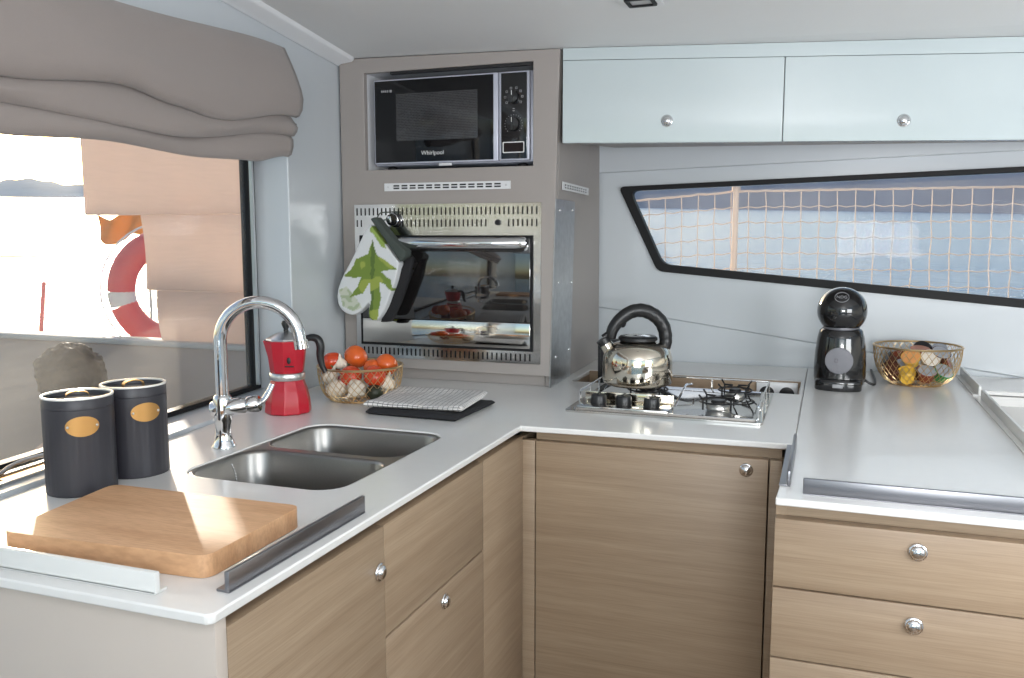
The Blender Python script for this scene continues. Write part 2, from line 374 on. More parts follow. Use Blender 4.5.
# ------------------------------------------------------------------ room shell
def W(y): return -1.24 - 0.10 * (y - 1.0)          # inner face of the left wall
def ceil_z(x, y=2.28): return 1.798 - 0.025 * x + 0.060 * max(0.0, 2.28 - y)      # deckhead rises towards the cockpit
wallf = lambda u, v, w: (W(u) - w, u, v)

mb = MB(); mb.box(-1.6, 1.35, -1.8, 3.0, -0.04, 0.0); build('floor', mb, M['floor'], kind='structure')
mb = MB()
for ya, yb in ((-1.2, 2.28), (2.28, 3.02)):
    mb.hexa([(-1.62, ya, ceil_z(-1.62, ya)), (1.36, ya, ceil_z(1.36, ya)), (1.36, yb, ceil_z(1.36, yb)), (-1.62, yb, ceil_z(-1.62, yb)), (-1.62, ya, ceil_z(-1.62, ya) + .04), (1.36, ya, ceil_z(1.36, ya) + .04), (1.36, yb, ceil_z(1.36, yb) + .04), (-1.62, yb, ceil_z(-1.62, yb) + .04)])
build('ceiling', mb, M['ceiling'], kind='structure')
mb = MB(); mb.plate([(-1.8, 0.0), (2.98, 0.0), (2.98, 1.825), (2.28, 1.83), (-1.2, 2.03), (-1.8, 2.06)], [rect(0.15, 1.97, 0.907, 1.72)], 0, 0.15, wallf)
build('wall_left', mb, M['wall'], kind='structure', bevel=0.003)
mb = MB(); mb.box(1.30, 1.36, -0.9, 3.0, 0, 0.95); mb.hexa([(1.30, -0.9, 1.70), (1.36, -0.9, 1.70), (1.36, 3.0, 1.70), (1.30, 3.0, 1.70), (1.30, -0.9, 1.95), (1.36, -0.9, 1.95), (1.36, 3.0, 1.76), (1.30, 3.0, 1.76)]); mb.box(1.30, 1.36, 1.3, 3.0, 0.95, 1.70)
build('wall_right', mb, M['wall'], kind='structure')
# front bulkhead: lining above the slanted joint stands a little proud of the one below
seam = lambda x: 1.073 - 0.1353 * (x + 0.725)
HOLE = [(-0.655, 1.472), (0.60, 1.509), (1.16, 1.525), (1.16, 1.055), (0.55, 1.122), (-0.530, 1.215)]
yf = lambda u, v, w: (u, w, v)
mb = MB(); mb.plate([(-1.40, seam(-1.40)), (1.30, seam(1.30)), (1.30, 1.84), (-1.40, 1.84)], [HOLE], 2.9235, 3.0, yf)
wb = build('wall_back', mb, M['wall'], kind='structure', bevel=0.004)
mb = MB(); mb.plate([(-1.40, 0.0), (1.30, 0.0), (1.30, seam(1.30) - 0.0004), (-1.40, seam(-1.40) - 0.0004)], [], 2.93, 3.0, yf)
build('wall_back_lower', mb, M['wall'], wb, bevel=0.002)
mb = MB(); mb.plate([(-0.80, 1.529), (0.52, 1.565), (1.30, 1.585), (1.30, 1.84), (-0.80, 1.84)], [], 2.899, 2.921, yf)
build('trim_1', mb, M['wall'], kind='structure', bevel=0.003)
# ceiling trim over the left wall
mb = MB()
prof = [(0.0, -.020), (0.006, -.022), (0.014, -.017), (0.05, -.012), (0.056, -.007), (0.060, .012), (0.0, .012)]
mb.loft([[(W(y) + d, y, ceil_z(W(y) + d, y) + z) for d, z in prof] for y in (-1.0, 0.5, 2.275)], True, True)
build('trim_2', mb, M['trim_white'], kind='structure')

# window 1 (left) : dusty pane in a black edge frame, set back in the wall
mb = MB(); g = 0.118
mb.plate(rect(0.16, 1.969, 0.908, 1.719), [rect(0.19, 1.938, 0.920, 1.69)], g - 0.014, g + 0.016, wallf)
wf = build('window_1', mb, M['rubber'], kind='structure', bevel=0.003)
mb = MB(); mb.plate(rect(0.186, 1.942, 0.916, 1.694), [], g, g + 0.006, wallf); build('pane', mb, M['dusty_glass'], wf)
mb = MB(); mb.plate(rect(1.940, 1.948, 0.922, 1.69), [], g - 0.024, g - 0.014, wallf); build('glazing_strip', mb, M['alu'], wf)
# window 2 (front)
def inset(P, d):
    n = len(P); out = []; area = sum(P[i][0] * P[(i + 1) % n][1] - P[(i + 1) % n][0] * P[i][1] for i in range(n)); sg = 1 if area > 0 else -1
    for i in range(n):
        a, b, c = Vector(P[i - 1]), Vector(P[i]), Vector(P[(i + 1) % n])
        e1, e2 = (b - a).normalized(), (c - b).normalized(); n1, n2 = Vector((-e1.y, e1.x)) * sg, Vector((-e2.y, e2.x)) * sg
        m = (n1 + n2).normalized(); out.append(tuple(b + m * (d / max(0.3, m.dot(n1)))))
    return out
def rounded(P, r, n=5):
    out = []; N = len(P)
    for i in range(N):
        a, b, c = Vector(P[i - 1]), Vector(P[i]), Vector(P[(i + 1) % N])
        p, q = b + (a - b).normalized() * r, b + (c - b).normalized() * r
        for k in range(n + 1):
            t = k / n; out.append(tuple((p * (1 - t) + b * t) * (1 - t) + (b * t + q * (1 - t)) * t if False else p * (1 - t) ** 2 + b * 2 * t * (1 - t) + q * t * t))
    return out
HIN = [(x, z + (.010 if z > 1.3 else 0)) for x, z in HOLE]
mb = MB(); mb.plate(rounded(inset(HOLE, -0.013), 0.022), [rounded(inset(HIN, 0.012), 0.03)], 2.908, 2.923, yf)
w2 = build('window_2', mb, M['rubber'], kind='structure', bevel=0.004)
mb = MB(); mb.plate(inset(HOLE, 0.001), [rounded(inset(HIN, 0.012), 0.03)], 2.9231, 2.945, yf); build('gasket', mb, M['rubber'], w2)
mb = MB(); mb.plate(inset(HOLE, 0.003), [], 2.946, 2.952, yf); build('pane', mb, M['clear_glass'], w2)

# ------------------------------------------------------------------ worktops, sink
mb = MB()
SINK = rrect(-1.078, -0.750, 1.212, 1.668, 0.055)
RECESS = rect(-0.695, -0.062, 2.415, 2.640)
outer = [(W(0.755) + 0.002, 0.755), (-0.638, 0.755), (-0.631, 0.762), (-0.631, 1.795), (-0.0535, 1.822), (-0.052, 1.84), (-0.05, 2.917), (-0.75, 2.917), (W(2.917) + 0.004, 2.917)]
mb.plate(outer, [SINK, RECESS], 0.887, 0.900)
wt = build('worktop', mb, M['worktop'], bevel=0.0025)
tag(wt, 'white L-shaped worktop with the sink and hob, running from window to back wall', 'worktop')
mb = MB(); mb.box(-0.6945, -0.0625, 2.628, 2.6395, 0.78, 0.8985)
mb.box(-0.711, -0.695, 2.415, 2.64, 0.78, 0.8868); mb.box(-0.062, -0.051, 2.415, 2.64, 0.78, 0.8868); mb.box(-0.711, -0.051, 2.40, 2.415, 0.78, 0.8868)
mb.box(-0.711, -0.051, 2.40, 2.64, 0.765, 0.78); build('recess_liner', mb, M['oak_x'], wt, label='oak lined recess behind the hob')
mb = MB()
mb.plate([(-0.066, 1.430), (0.40, 1.430), (0.40, 2.65), (1.296, 2.65), (1.296, 2.917), (-0.0495, 2.917), (-0.0515, 1.84)], [], 0.887, 0.900)
wt2 = build('worktop', mb, M['worktop'], bevel=0.0025)
tag(wt2, 'white worktop over the drawer unit, carrying the black coffee machine', 'worktop')
mb = MB(); mb.box(0.402, 1.296, 1.43, 2.648, 0.842, 0.862, 0.003)
mb.box(0.402, 1.296, 2.636, 2.648, 0.862, 0.8868)
sd = build('side_counter', mb, M['worktop']); tag(sd, 'lower white side counter beyond the rails at the right edge', 'counter')

sk = thing('kitchen_sink', 'stainless steel double-bowl sink let into the white worktop', 'sink', (-0.915, 1.437, 0.88))
mb = MB()
B1, B2 = (-1.0735, -0.7545, 1.2165, 1.430), (-1.0735, -0.7545, 1.448, 1.6635)
mb.plate(rrect(-1.0775, -0.7505, 1.2125, 1.6675, 0.0545), [rrect(*B1, 0.05), rrect(*B2, 0.05)], 0.8945, 0.8972); build('flange', mb, M['sink_steel'], sk, world=True)
for B in (B1, B2):
    mb = MB(); rings = []
    for ins, z, r in ((0, 0.8970, .05), (0.003, 0.890, .05), (0.006, 0.80, .052), (0.010, 0.765, .055), (0.020, 0.747, .06), (0.040, 0.738, .055), (0.09, 0.736, 0.008)):
        rings.append([(x, y, z) for x, y in rrect(B[0] + ins, B[1] - ins, B[2] + ins, B[3] - ins, r)])
    mb.loft(rings, False, True); b = build('bowl', mb, M['sink_steel'], sk, world=True, smooth=60)
    so = b.modifiers.new('solid', 'SOLIDIFY'); so.thickness = 0.0012; so.offset = -1
    mb = MB(); cx, cy = (B[0] + B[1]) / 2, (B[2] + B[3]) / 2
    mb.lathe([(0.042, 0), (0.042, 0.003), (0.036, 0.0045), (0.03, 0.002), (0.012, 0.001), (0.010, 0.006), (0, 0.007)], (cx, cy, 0.7365), 28); build('drain', mb, M['chrome'], sk, world=True)
mb = MB()
for k in range(26):
    t = k / 25; mb.ell((-1.05 + 0.005 * math.sin(t * 9), 1.335 + 0.02 * t, 0.888 - 0.14 * t), 0.0022, 0.0022, 0.0022, 8, 6)
build('plug_chain', mb, M['chrome'], sk, world=True)

# fiddle rails
def rail(label, x0, x1, y0, y1, z0=0.9005, h=0.027, name='fiddle_rail', m='rail_white'):
    mb = MB(); mb.box(x0, x1, y0, y1, z0, z0 + h, 0.0018)
    # small foot flange along the base
    if abs(x1 - x0) > abs(y1 - y0): mb.box(x0 + 0.001, x1 - 0.001, y0, y1 + 0.012, z0, z0 + 0.003)
    else: mb.box(x0 - 0.012, x1, y0 + 0.001, y1 - 0.001, z0, z0 + 0.003)
    o = build(name, mb, M[m]); return tag(o, label, 'worktop rail', 'fiddle rails on the worktops')
rail('white fiddle rail along the window-side counter end in front of the cutting board', -1.20, -0.728, 0.778, 0.787)
rail('white fiddle rail on the front edge of the sink counter beside the cutting board', -0.657, -0.650, 0.812, 1.135, m='rail_metal')
rail('white fiddle rail on the left edge of the coffee machine worktop', -0.052, -0.046, 1.50, 1.80, m='rail_metal')
rail('white fiddle rail along the front edge of the coffee machine worktop', -0.025, 0.395, 1.462, 1.469, m='rail_metal')
rail('white fiddle rail at the right of the wire capsule bowl, nearest the back wall', 0.385, 0.392, 2.55, 2.90)
rail('white fiddle rail at the far right worktop edge, in front of its gap', 0.382, 0.389, 1.62, 2.49)

# ------------------------------------------------------------------ base cabinets
def knob(parent, x, y, z, ax, r=0.0145):
    X = {'x': Matrix.Rotation(PI / 2, 3, 'Y'), '-y': Matrix.Rotation(PI / 2, 3, 'X')}[ax]
    mb = MB(); mb.lathe([(0, 0), (r * .9, 0), (r, .0015), (r, .003), (r * .92, .0045), (r * .80, .005), (r * .80, .006), (r * .70, .009), (r * .4, .0115), (0, .0125)], (x, y, z), 24, ax=X)
    return build('knob', mb, M['chrome'], parent, world=True)

lc = thing('sink_cabinet', 'oak-fronted base cabinet under the sink, with a white end panel', 'cabinet', (-0.90, 1.28, 0.0))
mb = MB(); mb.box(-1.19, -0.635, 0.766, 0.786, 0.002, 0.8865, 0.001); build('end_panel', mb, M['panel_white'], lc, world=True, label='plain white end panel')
mb = MB(); mb.box(-1.20, -0.665, 1.78, 1.795, 0.002, 0.8865); mb.box(-1.20, -0.665, 0.793, 1.78, 0.05, 0.066); mb.box(-1.20, -1.19, 0.793, 1.78, 0.066, 0.86)
mb.box(-0.675, -0.659, 0.793, 1.78, 0.873, 0.8865); mb.box(-0.676, -0.660, 0.793, 1.78, 0.002, 0.07); build('carcass', mb, M['oak_y'], lc, world=True)
X0, X1 = -0.657, -0.635
mb = MB(); mb.box(X0, X1, 0.787, 1.1645, 0.08, 0.872, 0.0012); d1 = build('door', mb, M['oak_y'], lc, world=True); knob(d1, X1, 1.146, 0.804, 'x')
mb = MB(); mb.box(X0, X1, 1.1655, 1.581, 0.6905, 0.872, 0.0012); build('false_front', mb, M['oak_y'], lc, world=True)
mb = MB(); mb.box(X0, X1, 1.1655, 1.581, 0.08, 0.6865, 0.0012); d2 = build('door', mb, M['oak_y'], lc, world=True); knob(d2, X1, 1.386, 0.659, 'x')
mb = MB(); mb.box(X0, X1, 1.5825, 1.8215, 0.08, 0.872, 0.0012); build('filler_panel', mb, M['oak_y'], lc, world=True)

hc = thing('hob_cabinet', 'oak base cabinet with one wide door under the gas hob', 'cabinet', (-0.34, 2.3, 0.0))
mb = MB(); mb.openbox(-0.655, -0.072, 1.846, 2.395, 0.05, 0.865); mb.box(-0.61, -0.075, 1.87, 1.886, 0.002, 0.05); mb.box(-0.61, -0.075, 1.845, 1.86, 0.84, 0.8865); build('carcass', mb, M['oak_x'], hc, world=True)
mb = MB(); mb.box(-0.604, -0.1005, 1.822, 1.844, 0.08, 0.862, 0.0012); d = build('door', mb, M['oak_x'], hc, world=True); knob(d, -0.144, 1.822, 0.838, '-y')
for xa, xb in ((-0.6565, -0.6065), (-0.0975, -0.073)):
    mb = MB(); mb.box(xa, xb, 1.822, 1.844, 0.08, 0.862, 0.001); build('filler_panel', mb, M['oak_x'], hc, world=True)

dc = thing('drawer_unit', 'pale oak drawer unit under the coffee machine worktop', 'cabinet', (0.15, 1.9, 0.0))
mb = MB(); mb.openbox(-0.066, 0.385, 1.466, 2.60, 0.05, 0.8865); mb.box(-0.05, 0.37, 1.50, 1.516, 0.002, 0.05); mb.box(-0.05, 0.37, 1.472, 1.486, 0.84, 0.8865); build('carcass', mb, M['oak_x'], dc, world=True)
for z0, z1 in ((0.7475, 0.862), (0.6255, 0.7445), (0.4, 0.6225), (0.08, 0.397)):
    mb = MB(); mb.box(-0.066, 0.385, 1.442, 1.465, z0, z1, 0.0012); d = build('drawer', mb, M['oak_x'], dc, world=True)
    knob(d, 0.148, 1.442, {0.7475: 0.832, 0.6255: 0.712, 0.4: 0.58, 0.08: 0.355}[z0], '-y')
sc_ = thing('side_cabinet', 'oak cabinet under the lower side counter at the right', 'cabinet', (0.8, 2.0, 0.0))
mb = MB(); mb.openbox(0.404, 1.29, 1.47, 2.63, 0.05, 0.8415); build('carcass', mb, M['oak_x'], sc_, world=True)
mb = MB(); mb.box(0.404, 0.85, 1.446, 1.469, 0.08, 0.83, 0.0012); mb.box(0.853, 1.29, 1.446, 1.469, 0.08, 0.83, 0.0012); build('door', mb, M['oak_x'], sc_, world=True)

# ------------------------------------------------------------------ oven tower
tw = thing('oven_tower', 'taupe tall cabinet housing the microwave and the steel oven', 'cabinet', (-1.04, 2.6, 0.9005))
TL = -1.362
trx = lambda z: -0.718 + 0.026 * (z - 0.9) / 0.92         # right edge leans out a little
ztop = lambda x: ceil_z(x) - 0.002
mb = MB()
NICHE = rect(-1.283, -0.767, 1.510, 1.786)
mb.plate([(TL, 0.932), (trx(.932), 0.932), (trx(1.812), ztop(-.69)), (TL, ztop(TL))], [NICHE], 2.28, 2.30, yf)
build('front_panel', mb, M['taupe'], tw, world=True, bevel=0.0015)
mb = MB()
mb.hexa([(trx(.9005) - .018, 2.302, .9005), (trx(.9005), 2.302, .9005), (-.736, 2.905, .9005), (-.754, 2.905, .9005), (trx(1.81) - .018, 2.302, ztop(-.7)), (trx(1.81), 2.302, ztop(-.69)), (-.740, 2.895, ztop(-.69)), (-.758, 2.895, ztop(-.7))])
build('side_panel', mb, M['taupe'], tw, world=True)
mb = MB(); mb.box(TL, TL + .016, 2.302, 2.85, .9005, 1.825); mb.box(TL + .016, -.760, 2.84, 2.855, .9005, 1.80); build('back_panel', mb, M['taupe'], tw, world=True)
mb = MB(); mb.box(TL + .017, -.760, 2.302, 2.838, 1.492, 1.508); mb.box(TL + .017, -.760, 2.302, 2.838, 1.788, 1.802); mb.box(-1.30, -1.284, 2.302, 2.838, 1.509, 1.787); mb.box(-0.766, -0.760, 2.302, 2.838, 1.509, 1.787)
build('niche_lining', mb, M['white_plastic'], tw, world=True)
mb = MB(); mb.box(TL + .004, -.738, 2.303, 2.318, .9005, .931); build('plinth', mb, M['taupe'], tw, world=True)
mb = MB(); mb.box(-1.20, -.768, 2.284, 2.298, 1.778, 1.7855); build('niche_shade_strip', mb, M['dark'], tw, world=True)  # dark strip stands in for shade in the gap above the microwave
# grey galvanised plate on the right flank
mb = MB(); sx = lambda z: trx(z) + 0.0005; sb = lambda z: sx(z) - 0.003 - .008 * (z - .9)
mb.hexa([(sx(.9), 2.279, .9006), (sx(.9) + .003, 2.279, .9006), (sb(.9), 2.50, .9006), (sb(.9) - .003, 2.50, .9006), (sx(1.42), 2.279, 1.42), (sx(1.42) + .003, 2.279, 1.42), (sb(1.42), 2.50, 1.42), (sb(1.42) - .003, 2.50, 1.42)])
sp = build('side_plate', mb, M['galv'], tw, world=True, label='grey galvanised metal plate')
for y, z in ((2.32, 1.39), (2.46, 1.395), (2.33, 1.19), (2.475, 1.185), (2.33, .981), (2.47, .985)):
    mb = MB(); mb.lathe([(0.0055, 0), (0.005, .002), (0.002, .003), (0, .003)], (sx(z) + .003 - (y - 2.28) * .028, y, z), 12, ax=Matrix.Rotation(PI / 2, 3, 'Y')); build('screw', mb, M['chrome'], sp, world=True)
# slotted vents
def vent(u0, u1, v0, v1, n, fn, w, rows=2):
    holes = []; m = (u1 - u0) * 0.065; p = (u1 - u0 - 2 * m) / n; h = (v1 - v0)
    for i in range(n):
        for j in range(rows):
            c = v0 + h * (0.34 + 0.32 * j) if rows == 2 else (v0 + v1) / 2; hh = h * (0.10 if rows == 2 else .22)
            holes.append(rect(u0 + m + i * p + p * .12, u0 + m + (i + 1) * p - p * .12, c - hh, c + hh))
    mb = MB(); mb.plate(rect(u0, u1, v0, v1), holes, w[0], w[1], fn); v = build('vent_grille', mb, M['white_plastic'], tw, world=True, label='white slotted vent strip')
    mb = MB(); mb.plate(rect(u0 + m * .8, u1 - m * .8, v0 + h * .15, v1 - h * .15), [], w[2], w[3], fn); build('vent_shadow_gap', mb, M['dark'], v, world=True)  # dark sheet painted as the shade behind the slots
    for u in (u0 + m * .5, u1 - m * .5):
        mb = MB()
        a = Vector(fn(u, (v0 + v1) / 2, w[0])); b = Vector(fn(u, (v0 + v1) / 2, w[0] - (w[1] - w[0]) * .7)); mb.tube([a, b], 0.0028, 10); build('screw', mb, M['alu'], v, world=True)
vent(-1.22, -0.831, 1.449, 1.471, 13, yf, (2.2765, 2.2785, 2.279, 2.2797))
vent(2.345, 2.70, 1.4475, 1.470, 10, lambda u, v, w: (trx(v) + w - (u - 2.302) * (trx(v) + .738) / .6, u, v), (0.0035, 0.0015, 0.0008, 0.0002))

# ------------------------------------------------------------------ microwave
mw = thing('microwave_oven', 'black-fronted microwave with two dials standing in the tower niche', 'microwave', (-1.02, 2.5, 1.511))
mb = MB(); mb.box(-1.268, -0.779, 2.318, 2.70, 1.524, 1.771, 0.004); build('body', mb, M['silver_plastic'], mw, world=True)
for x in (-1.23, -.82):
    for y in (2.35, 2.66):
        mb = MB(); mb.lathe([(0, 0), (.014, 0), (.014, .010), (.010, .0125), (0, .0125)], (x, y, 1.5105), 16); build('foot', mb, M['rubber'], mw, world=True)
mb = MB(); mb.box(-1.263, -0.876, 2.300, 2.317, 1.527, 1.768, 0.004); dr = build('door', mb, M['silver_plastic'], mw, world=True, label='silver edged door')
mb = MB(); mb.box(-1.258, -0.889, 2.2975, 2.2998, 1.532, 1.763, 0.001); gl = build('door_glass', mb, M['black_glass'], dr, world=True)
mb = MB(); mb.box(-1.189, -0.936, 2.2966, 2.2975, 1.592, 1.725, 0.0003); build('mesh_window', mb, M['mw_mesh'], dr, world=True)
L0 = chain_loc(mw)
def mwt(name, txt, size, m, x, y, z, parent): return lettering(name, txt, size, m, parent, facing(x - L0.x, y - L0.y, z - L0.z), 0.0003)
mwt('brand_lettering', 'Whirlpool', 0.017, M['print'], -1.075, 2.2971, 1.556, dr)
mb = MB()
for k in range(4): mb.box(-1.236 + .0062 * k, -1.2316 + .0062 * k, 2.2969, 2.2974, 1.731, 1.737)
mb.box(-1.209, -1.202, 2.2969, 2.2974, 1.7305, 1.7375); build('model_mark', mb, M['grey_print'], dr, world=True)
mb = MB(); mb.box(-0.874, -0.784, 2.300, 2.317, 1.527, 1.768, 0.004); cp = build('control_panel', mb, M['silver_plastic'], mw, world=True)
mb = MB(); mb.box(-0.866, -0.791, 2.2975, 2.2998, 1.532, 1.763, 0.001); build('panel_face', mb, M['black_gloss'], cp, world=True)
RX = Matrix.Rotation(PI / 2, 3, 'X')
for zc, r in ((1.698, .0175), (1.625, .0195)):
    mb = MB(); mb.lathe([(0, 0), (r, 0), (r, .010), (r * .9, .014), (r * .3, .0145), (0, .0145)], (-0.829, 2.2974, zc), 28, ax=RX)
    mb.box(-0.8315, -0.8265, 2.279, 2.2835, zc - r * .85, zc + r * .85); kb = build('dial', mb, M['black_gloss'], mw, world=True)
    mb = MB(); mb.box(-0.8298, -0.8282, 2.2783, 2.2789, zc + r * .2, zc + r * .85); build('pointer', mb, M['print'], kb, world=True)
mb = MB()
for k in range(17):
    a = R(225 - 270 * k / 16); c, s = math.cos(a), math.sin(a)
    x, z = -0.829 + .0255 * c, 1.625 + .0255 * s; mb.box(x - .0009, x + .0009, 2.2968, 2.2974, z - .0009, z + .0009)
for k in range(8):
    a = R(215 - 250 * k / 7); x, z = -0.829 + .025 * math.cos(a), 1.698 + .025 * math.sin(a); mb.plate(rect(x - .003, x + .003, z - .003, z + .003), [rect(x - .0018, x + .0018, z - .0018, z + .0018)], 2.2968, 2.2974, yf)
for z in (1.667, 1.661): mb.box(-.832, -.826, 2.2968, 2.2974, z - .001, z + .001)
build('dial_marks', mb, M['grey_print'], cp, world=True)
mb = MB(); mb.plate(rrect(-0.861, -0.798, 1.548, 1.578, .003), [rrect(-0.8585, -0.8005, 1.5505, 1.5755, .002)], 2.2964, 2.2974, yf); fr = build('display_frame', mb, M['print'], cp, world=True)
mb = MB(); mb.box(-.858, -.801, 2.2967, 2.2974, 1.551, 1.575); build('display', mb, M['display'], fr, world=True)
mb = MB(); mb.box(-1.055, -1.015, 2.2945, 2.2992, 1.5185, 1.526, .001); build('latch_tab', mb, M['white_plastic'], mw, world=True)

# ------------------------------------------------------------------ built-in oven
ov = thing('built_in_oven', 'stainless built-in oven with slotted vents and mirror glass door', 'oven', (-1.03, 2.28, 0.966))
mb = MB()
ZB = lambda x: 0.966
OUT = [(-1.318, 0.962), (-0.742, 0.966), (-0.740, 1.410), (-1.318, 1.411)]
holes = [rect(-1.302, -0.762, 1.000, 1.322)]
n = 42
for i in range(n):
    x = -1.309 + i * (0.556 / (n - 1)); holes.append(rect(x - .0022, x + .0022, 1.3795, 1.4005))
    if (i < 2) or (8 < i < 31) or (i > 34): holes.append(rect(x - .0022, x + .0022, 1.3465, 1.3665))
n = 38
for i in range(n):
    x = -1.293 + i * (0.521 / (n - 1)); holes.append(rect(x - .0024, x + .0024, 0.9725, 0.993))
mb.plate(OUT, holes, 2.272, 2.2795, yf); fr = build('frame', mb, M['oven_steel'], ov, world=True, smooth=0)
mb = MB(); mb.box(-1.314, -.746, 2.2796, 2.2799, .968, 1.406); build('vent_shade_sheet', mb, M['dark'], ov, world=True)  # black sheet takes the place of shade inside the oven slots
mb = MB(); mb.plate(rect(-1.301, -.763, 1.001, 1.321), [rect(-1.295, -.769, 1.007, 1.315)], 2.268, 2.2794, yf); build('door_gasket', mb, M['rubber'], ov, world=True)
mb = MB(); mb.box(-1.294, -.770, 2.2665, 2.279, 1.0805, 1.3135, .0015); dg = build('door_glass', mb, M['oven_glass'], ov, world=True)
mb = MB(); mb.box(-1.294, -.770, 2.2665, 2.279, 1.008, 1.079, .0015); build('door_kick_panel', mb, M['mirror_steel'], ov, world=True)
mb = MB()
P = [(-1.24, 2.2665, 1.298), (-1.24, 2.242, 1.297), (-1.232, 2.236, 1.296), (-.796, 2.236, 1.296), (-.789, 2.242, 1.297), (-.789, 2.2665, 1.298)]
mb.tube([(x, y, z + .004) for x, y, z in P], .0165, 16); build('door_handle', mb, M['chrome'], ov, world=True)
mb = MB(); mb.lathe([(0, 0), (.021, 0), (.021, .006), (.018, .008), (.017, .022), (.0145, .026), (0, .026)], (-1.185, 2.2715, 1.366), 28, ax=RX); build('thermostat_knob', mb, M['black_gloss'], ov, world=True)
mb = MB(); mb.lathe([(.0175, .010), (.0185, .014), (.0185, .0175), (.0165, .0185)], (-1.185, 2.2715, 1.366), 28, ax=RX); mb.box(-1.1945, -1.1835, 2.2428, 2.2455, 1.357, 1.376, .001); build('knob_ring', mb, M['chrome'], ov, world=True)
mb = MB(); mb.lathe([(0, 0), (.0085, 0), (.0085, .004), (.006, .009), (0, .009)], (-.866, 2.2715, 1.3575), 18, ax=RX); build('ignition_button', mb, M['black_plastic'], ov, world=True)

# ------------------------------------------------------------------ wall cabinets and ceiling lamp
uy = lambda x: 2.28 + 0.108 * (x + 0.69)
zb = lambda x: 1.567 - 0.0175 * (x + 0.685)
zt = lambda x: 1.782 - 0.030 * (x + 0.685)
uc = thing('wall_cabinet', 'glossy white wall cabinet with two flap doors over the front window', 'cabinet', (0.3, 2.6, 1.55))
def slab(x0, x1, za0, zb0, d0, d1, mbx):
    mbx.hexa([(x0, uy(x0) + d0, za0(x0)), (x1, uy(x1) + d0, za0(x1)), (x1, uy(x1) + d1, za0(x1)), (x0, uy(x0) + d1, za0(x0)),
              (x0, uy(x0) + d0, zb0(x0)), (x1, uy(x1) + d0, zb0(x1)), (x1, uy(x1) + d1, zb0(x1)), (x0, uy(x0) + d1, zb0(x0))])
mb = MB()
x0, x1 = -0.684, 1.28
mb.hexa([(x0, uy(x0) + .022, zb(x0) + .004), (x1, uy(x1) + .022, zb(x1) + .004), (x1, 2.892, zb(x1) + .055), (x0, 2.892, zb(x0) + .045),
         (x0, uy(x0) + .022, zt(x0)), (x1, uy(x1) + .022, zt(x1)), (x1, 2.892, zt(x1)), (x0, 2.892, zt(x0))])
build('carcass', mb, M['taupe'], uc, world=True)
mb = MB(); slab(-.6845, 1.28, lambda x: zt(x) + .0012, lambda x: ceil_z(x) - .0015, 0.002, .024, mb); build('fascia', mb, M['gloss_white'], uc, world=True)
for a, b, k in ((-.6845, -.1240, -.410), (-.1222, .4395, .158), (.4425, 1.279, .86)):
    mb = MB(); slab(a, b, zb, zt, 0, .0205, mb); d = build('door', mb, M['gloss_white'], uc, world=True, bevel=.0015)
    z = 1.617 if k < 0 else (1.600 if k < .5 else 1.58)
    knob(d, k, uy(k), z, '-y', .0155)
dl = thing('ceiling_downlight', 'small square downlight recessed in the ceiling by the wall cabinet', 'ceiling light', (-0.4065, 1.938, ceil_z(-.4065, 1.938)))
mb = MB(); mb.plate(rrect(-.045, .045, -.045, .045, .008), [rrect(-.032, .032, -.032, .032, .004)], -.005, -.0005); build('bezel', mb, M['white_plastic'], dl, bevel=.001)
mb = MB(); mb.plate(rrect(-.031, .031, -.031, .031, .004), [rrect(-.024, .024, -.024, .024, .004)], -.008, -.001); build('inner_ring', mb, M['rubber'], dl)
mb = MB(); mb.box(-.0235, .0235, -.0235, .0235, -.004, -.001); build('lens', mb, M['lens'], dl)

# ------------------------------------------------------------------ roman blind
mb = MB(); Ys = [0.25 + i * (1.905 - 0.25) / 70 for i in range(71)]; grid = []
for y in Ys:
    zf = lerp([.25, .98, 1.28, 1.42, 1.55, 1.88], [1.545, 1.556, 1.588, 1.574, 1.564, 1.612], y)
    zm = lerp([.25, 1.05, 1.40, 1.88], [1.515, 1.520, 1.514, 1.566], y)
    zl = lerp([.25, .98, 1.27, 1.49, 1.72, 1.9], [1.475, 1.474, 1.490, 1.484, 1.492, 1.518], y)
    zm = max(zm, zl + .012); e = lerp([1.80, 1.905], [0, 1], y)
    zt_ = lerp([.25, 1.2, 1.9], [1.675, 1.738, 1.784], y)
    pr = [(.004, zt_), (.018, zt_ + .004), (.042, zt_), (.058, zt_ * .8 + .2 * zf), (.072, zt_ * .6 + .4 * zf), (.083, zt_ * .4 + .6 * zf), (.088, zf + .045), (.084, zf + .018), (.074, zf + .004), (.062, zf + .001), (.052, zf + .010),
          (.050, zf + .016), (.056, zf + .004), (.066, zf - .012), (.070, (zf + zm) / 2), (.066, zm + .012), (.058, zm + .002), (.048, zm + .002), (.043, zm + .008), (.047, zm + .002), (.054, zm - .006), (.055, (zm + zl) / 2), (.050, zl + .005), (.040, zl), (.030, zl + .004), (.018, zl + .03), (.010, min(1.60, zf))]
    wob = lambda k: 0.006 * noise.noise(Vector((y * 5, k * .35, 0))) + 0.004 * math.sin(y * 9 + k * .5) * (1 if 8 < k < 24 else .2)
    grid.append([mb.v((W(y) + max(.003, d + wob(k)) , y, z)) for k, (d, z) in enumerate(pr)])
for A, B in zip(grid, grid[1:]):
    for k in range(len(A) - 1): mb.f([A[k], B[k], B[k + 1], A[k + 1]])
bl = build('roman_blind', mb, M['blind'], smooth=75); so = bl.modifiers.new('solid', 'SOLIDIFY'); so.thickness = .0025; so.offset = -1
tag(bl, 'taupe roman blind gathered in folds across the top of the left window', 'blind')
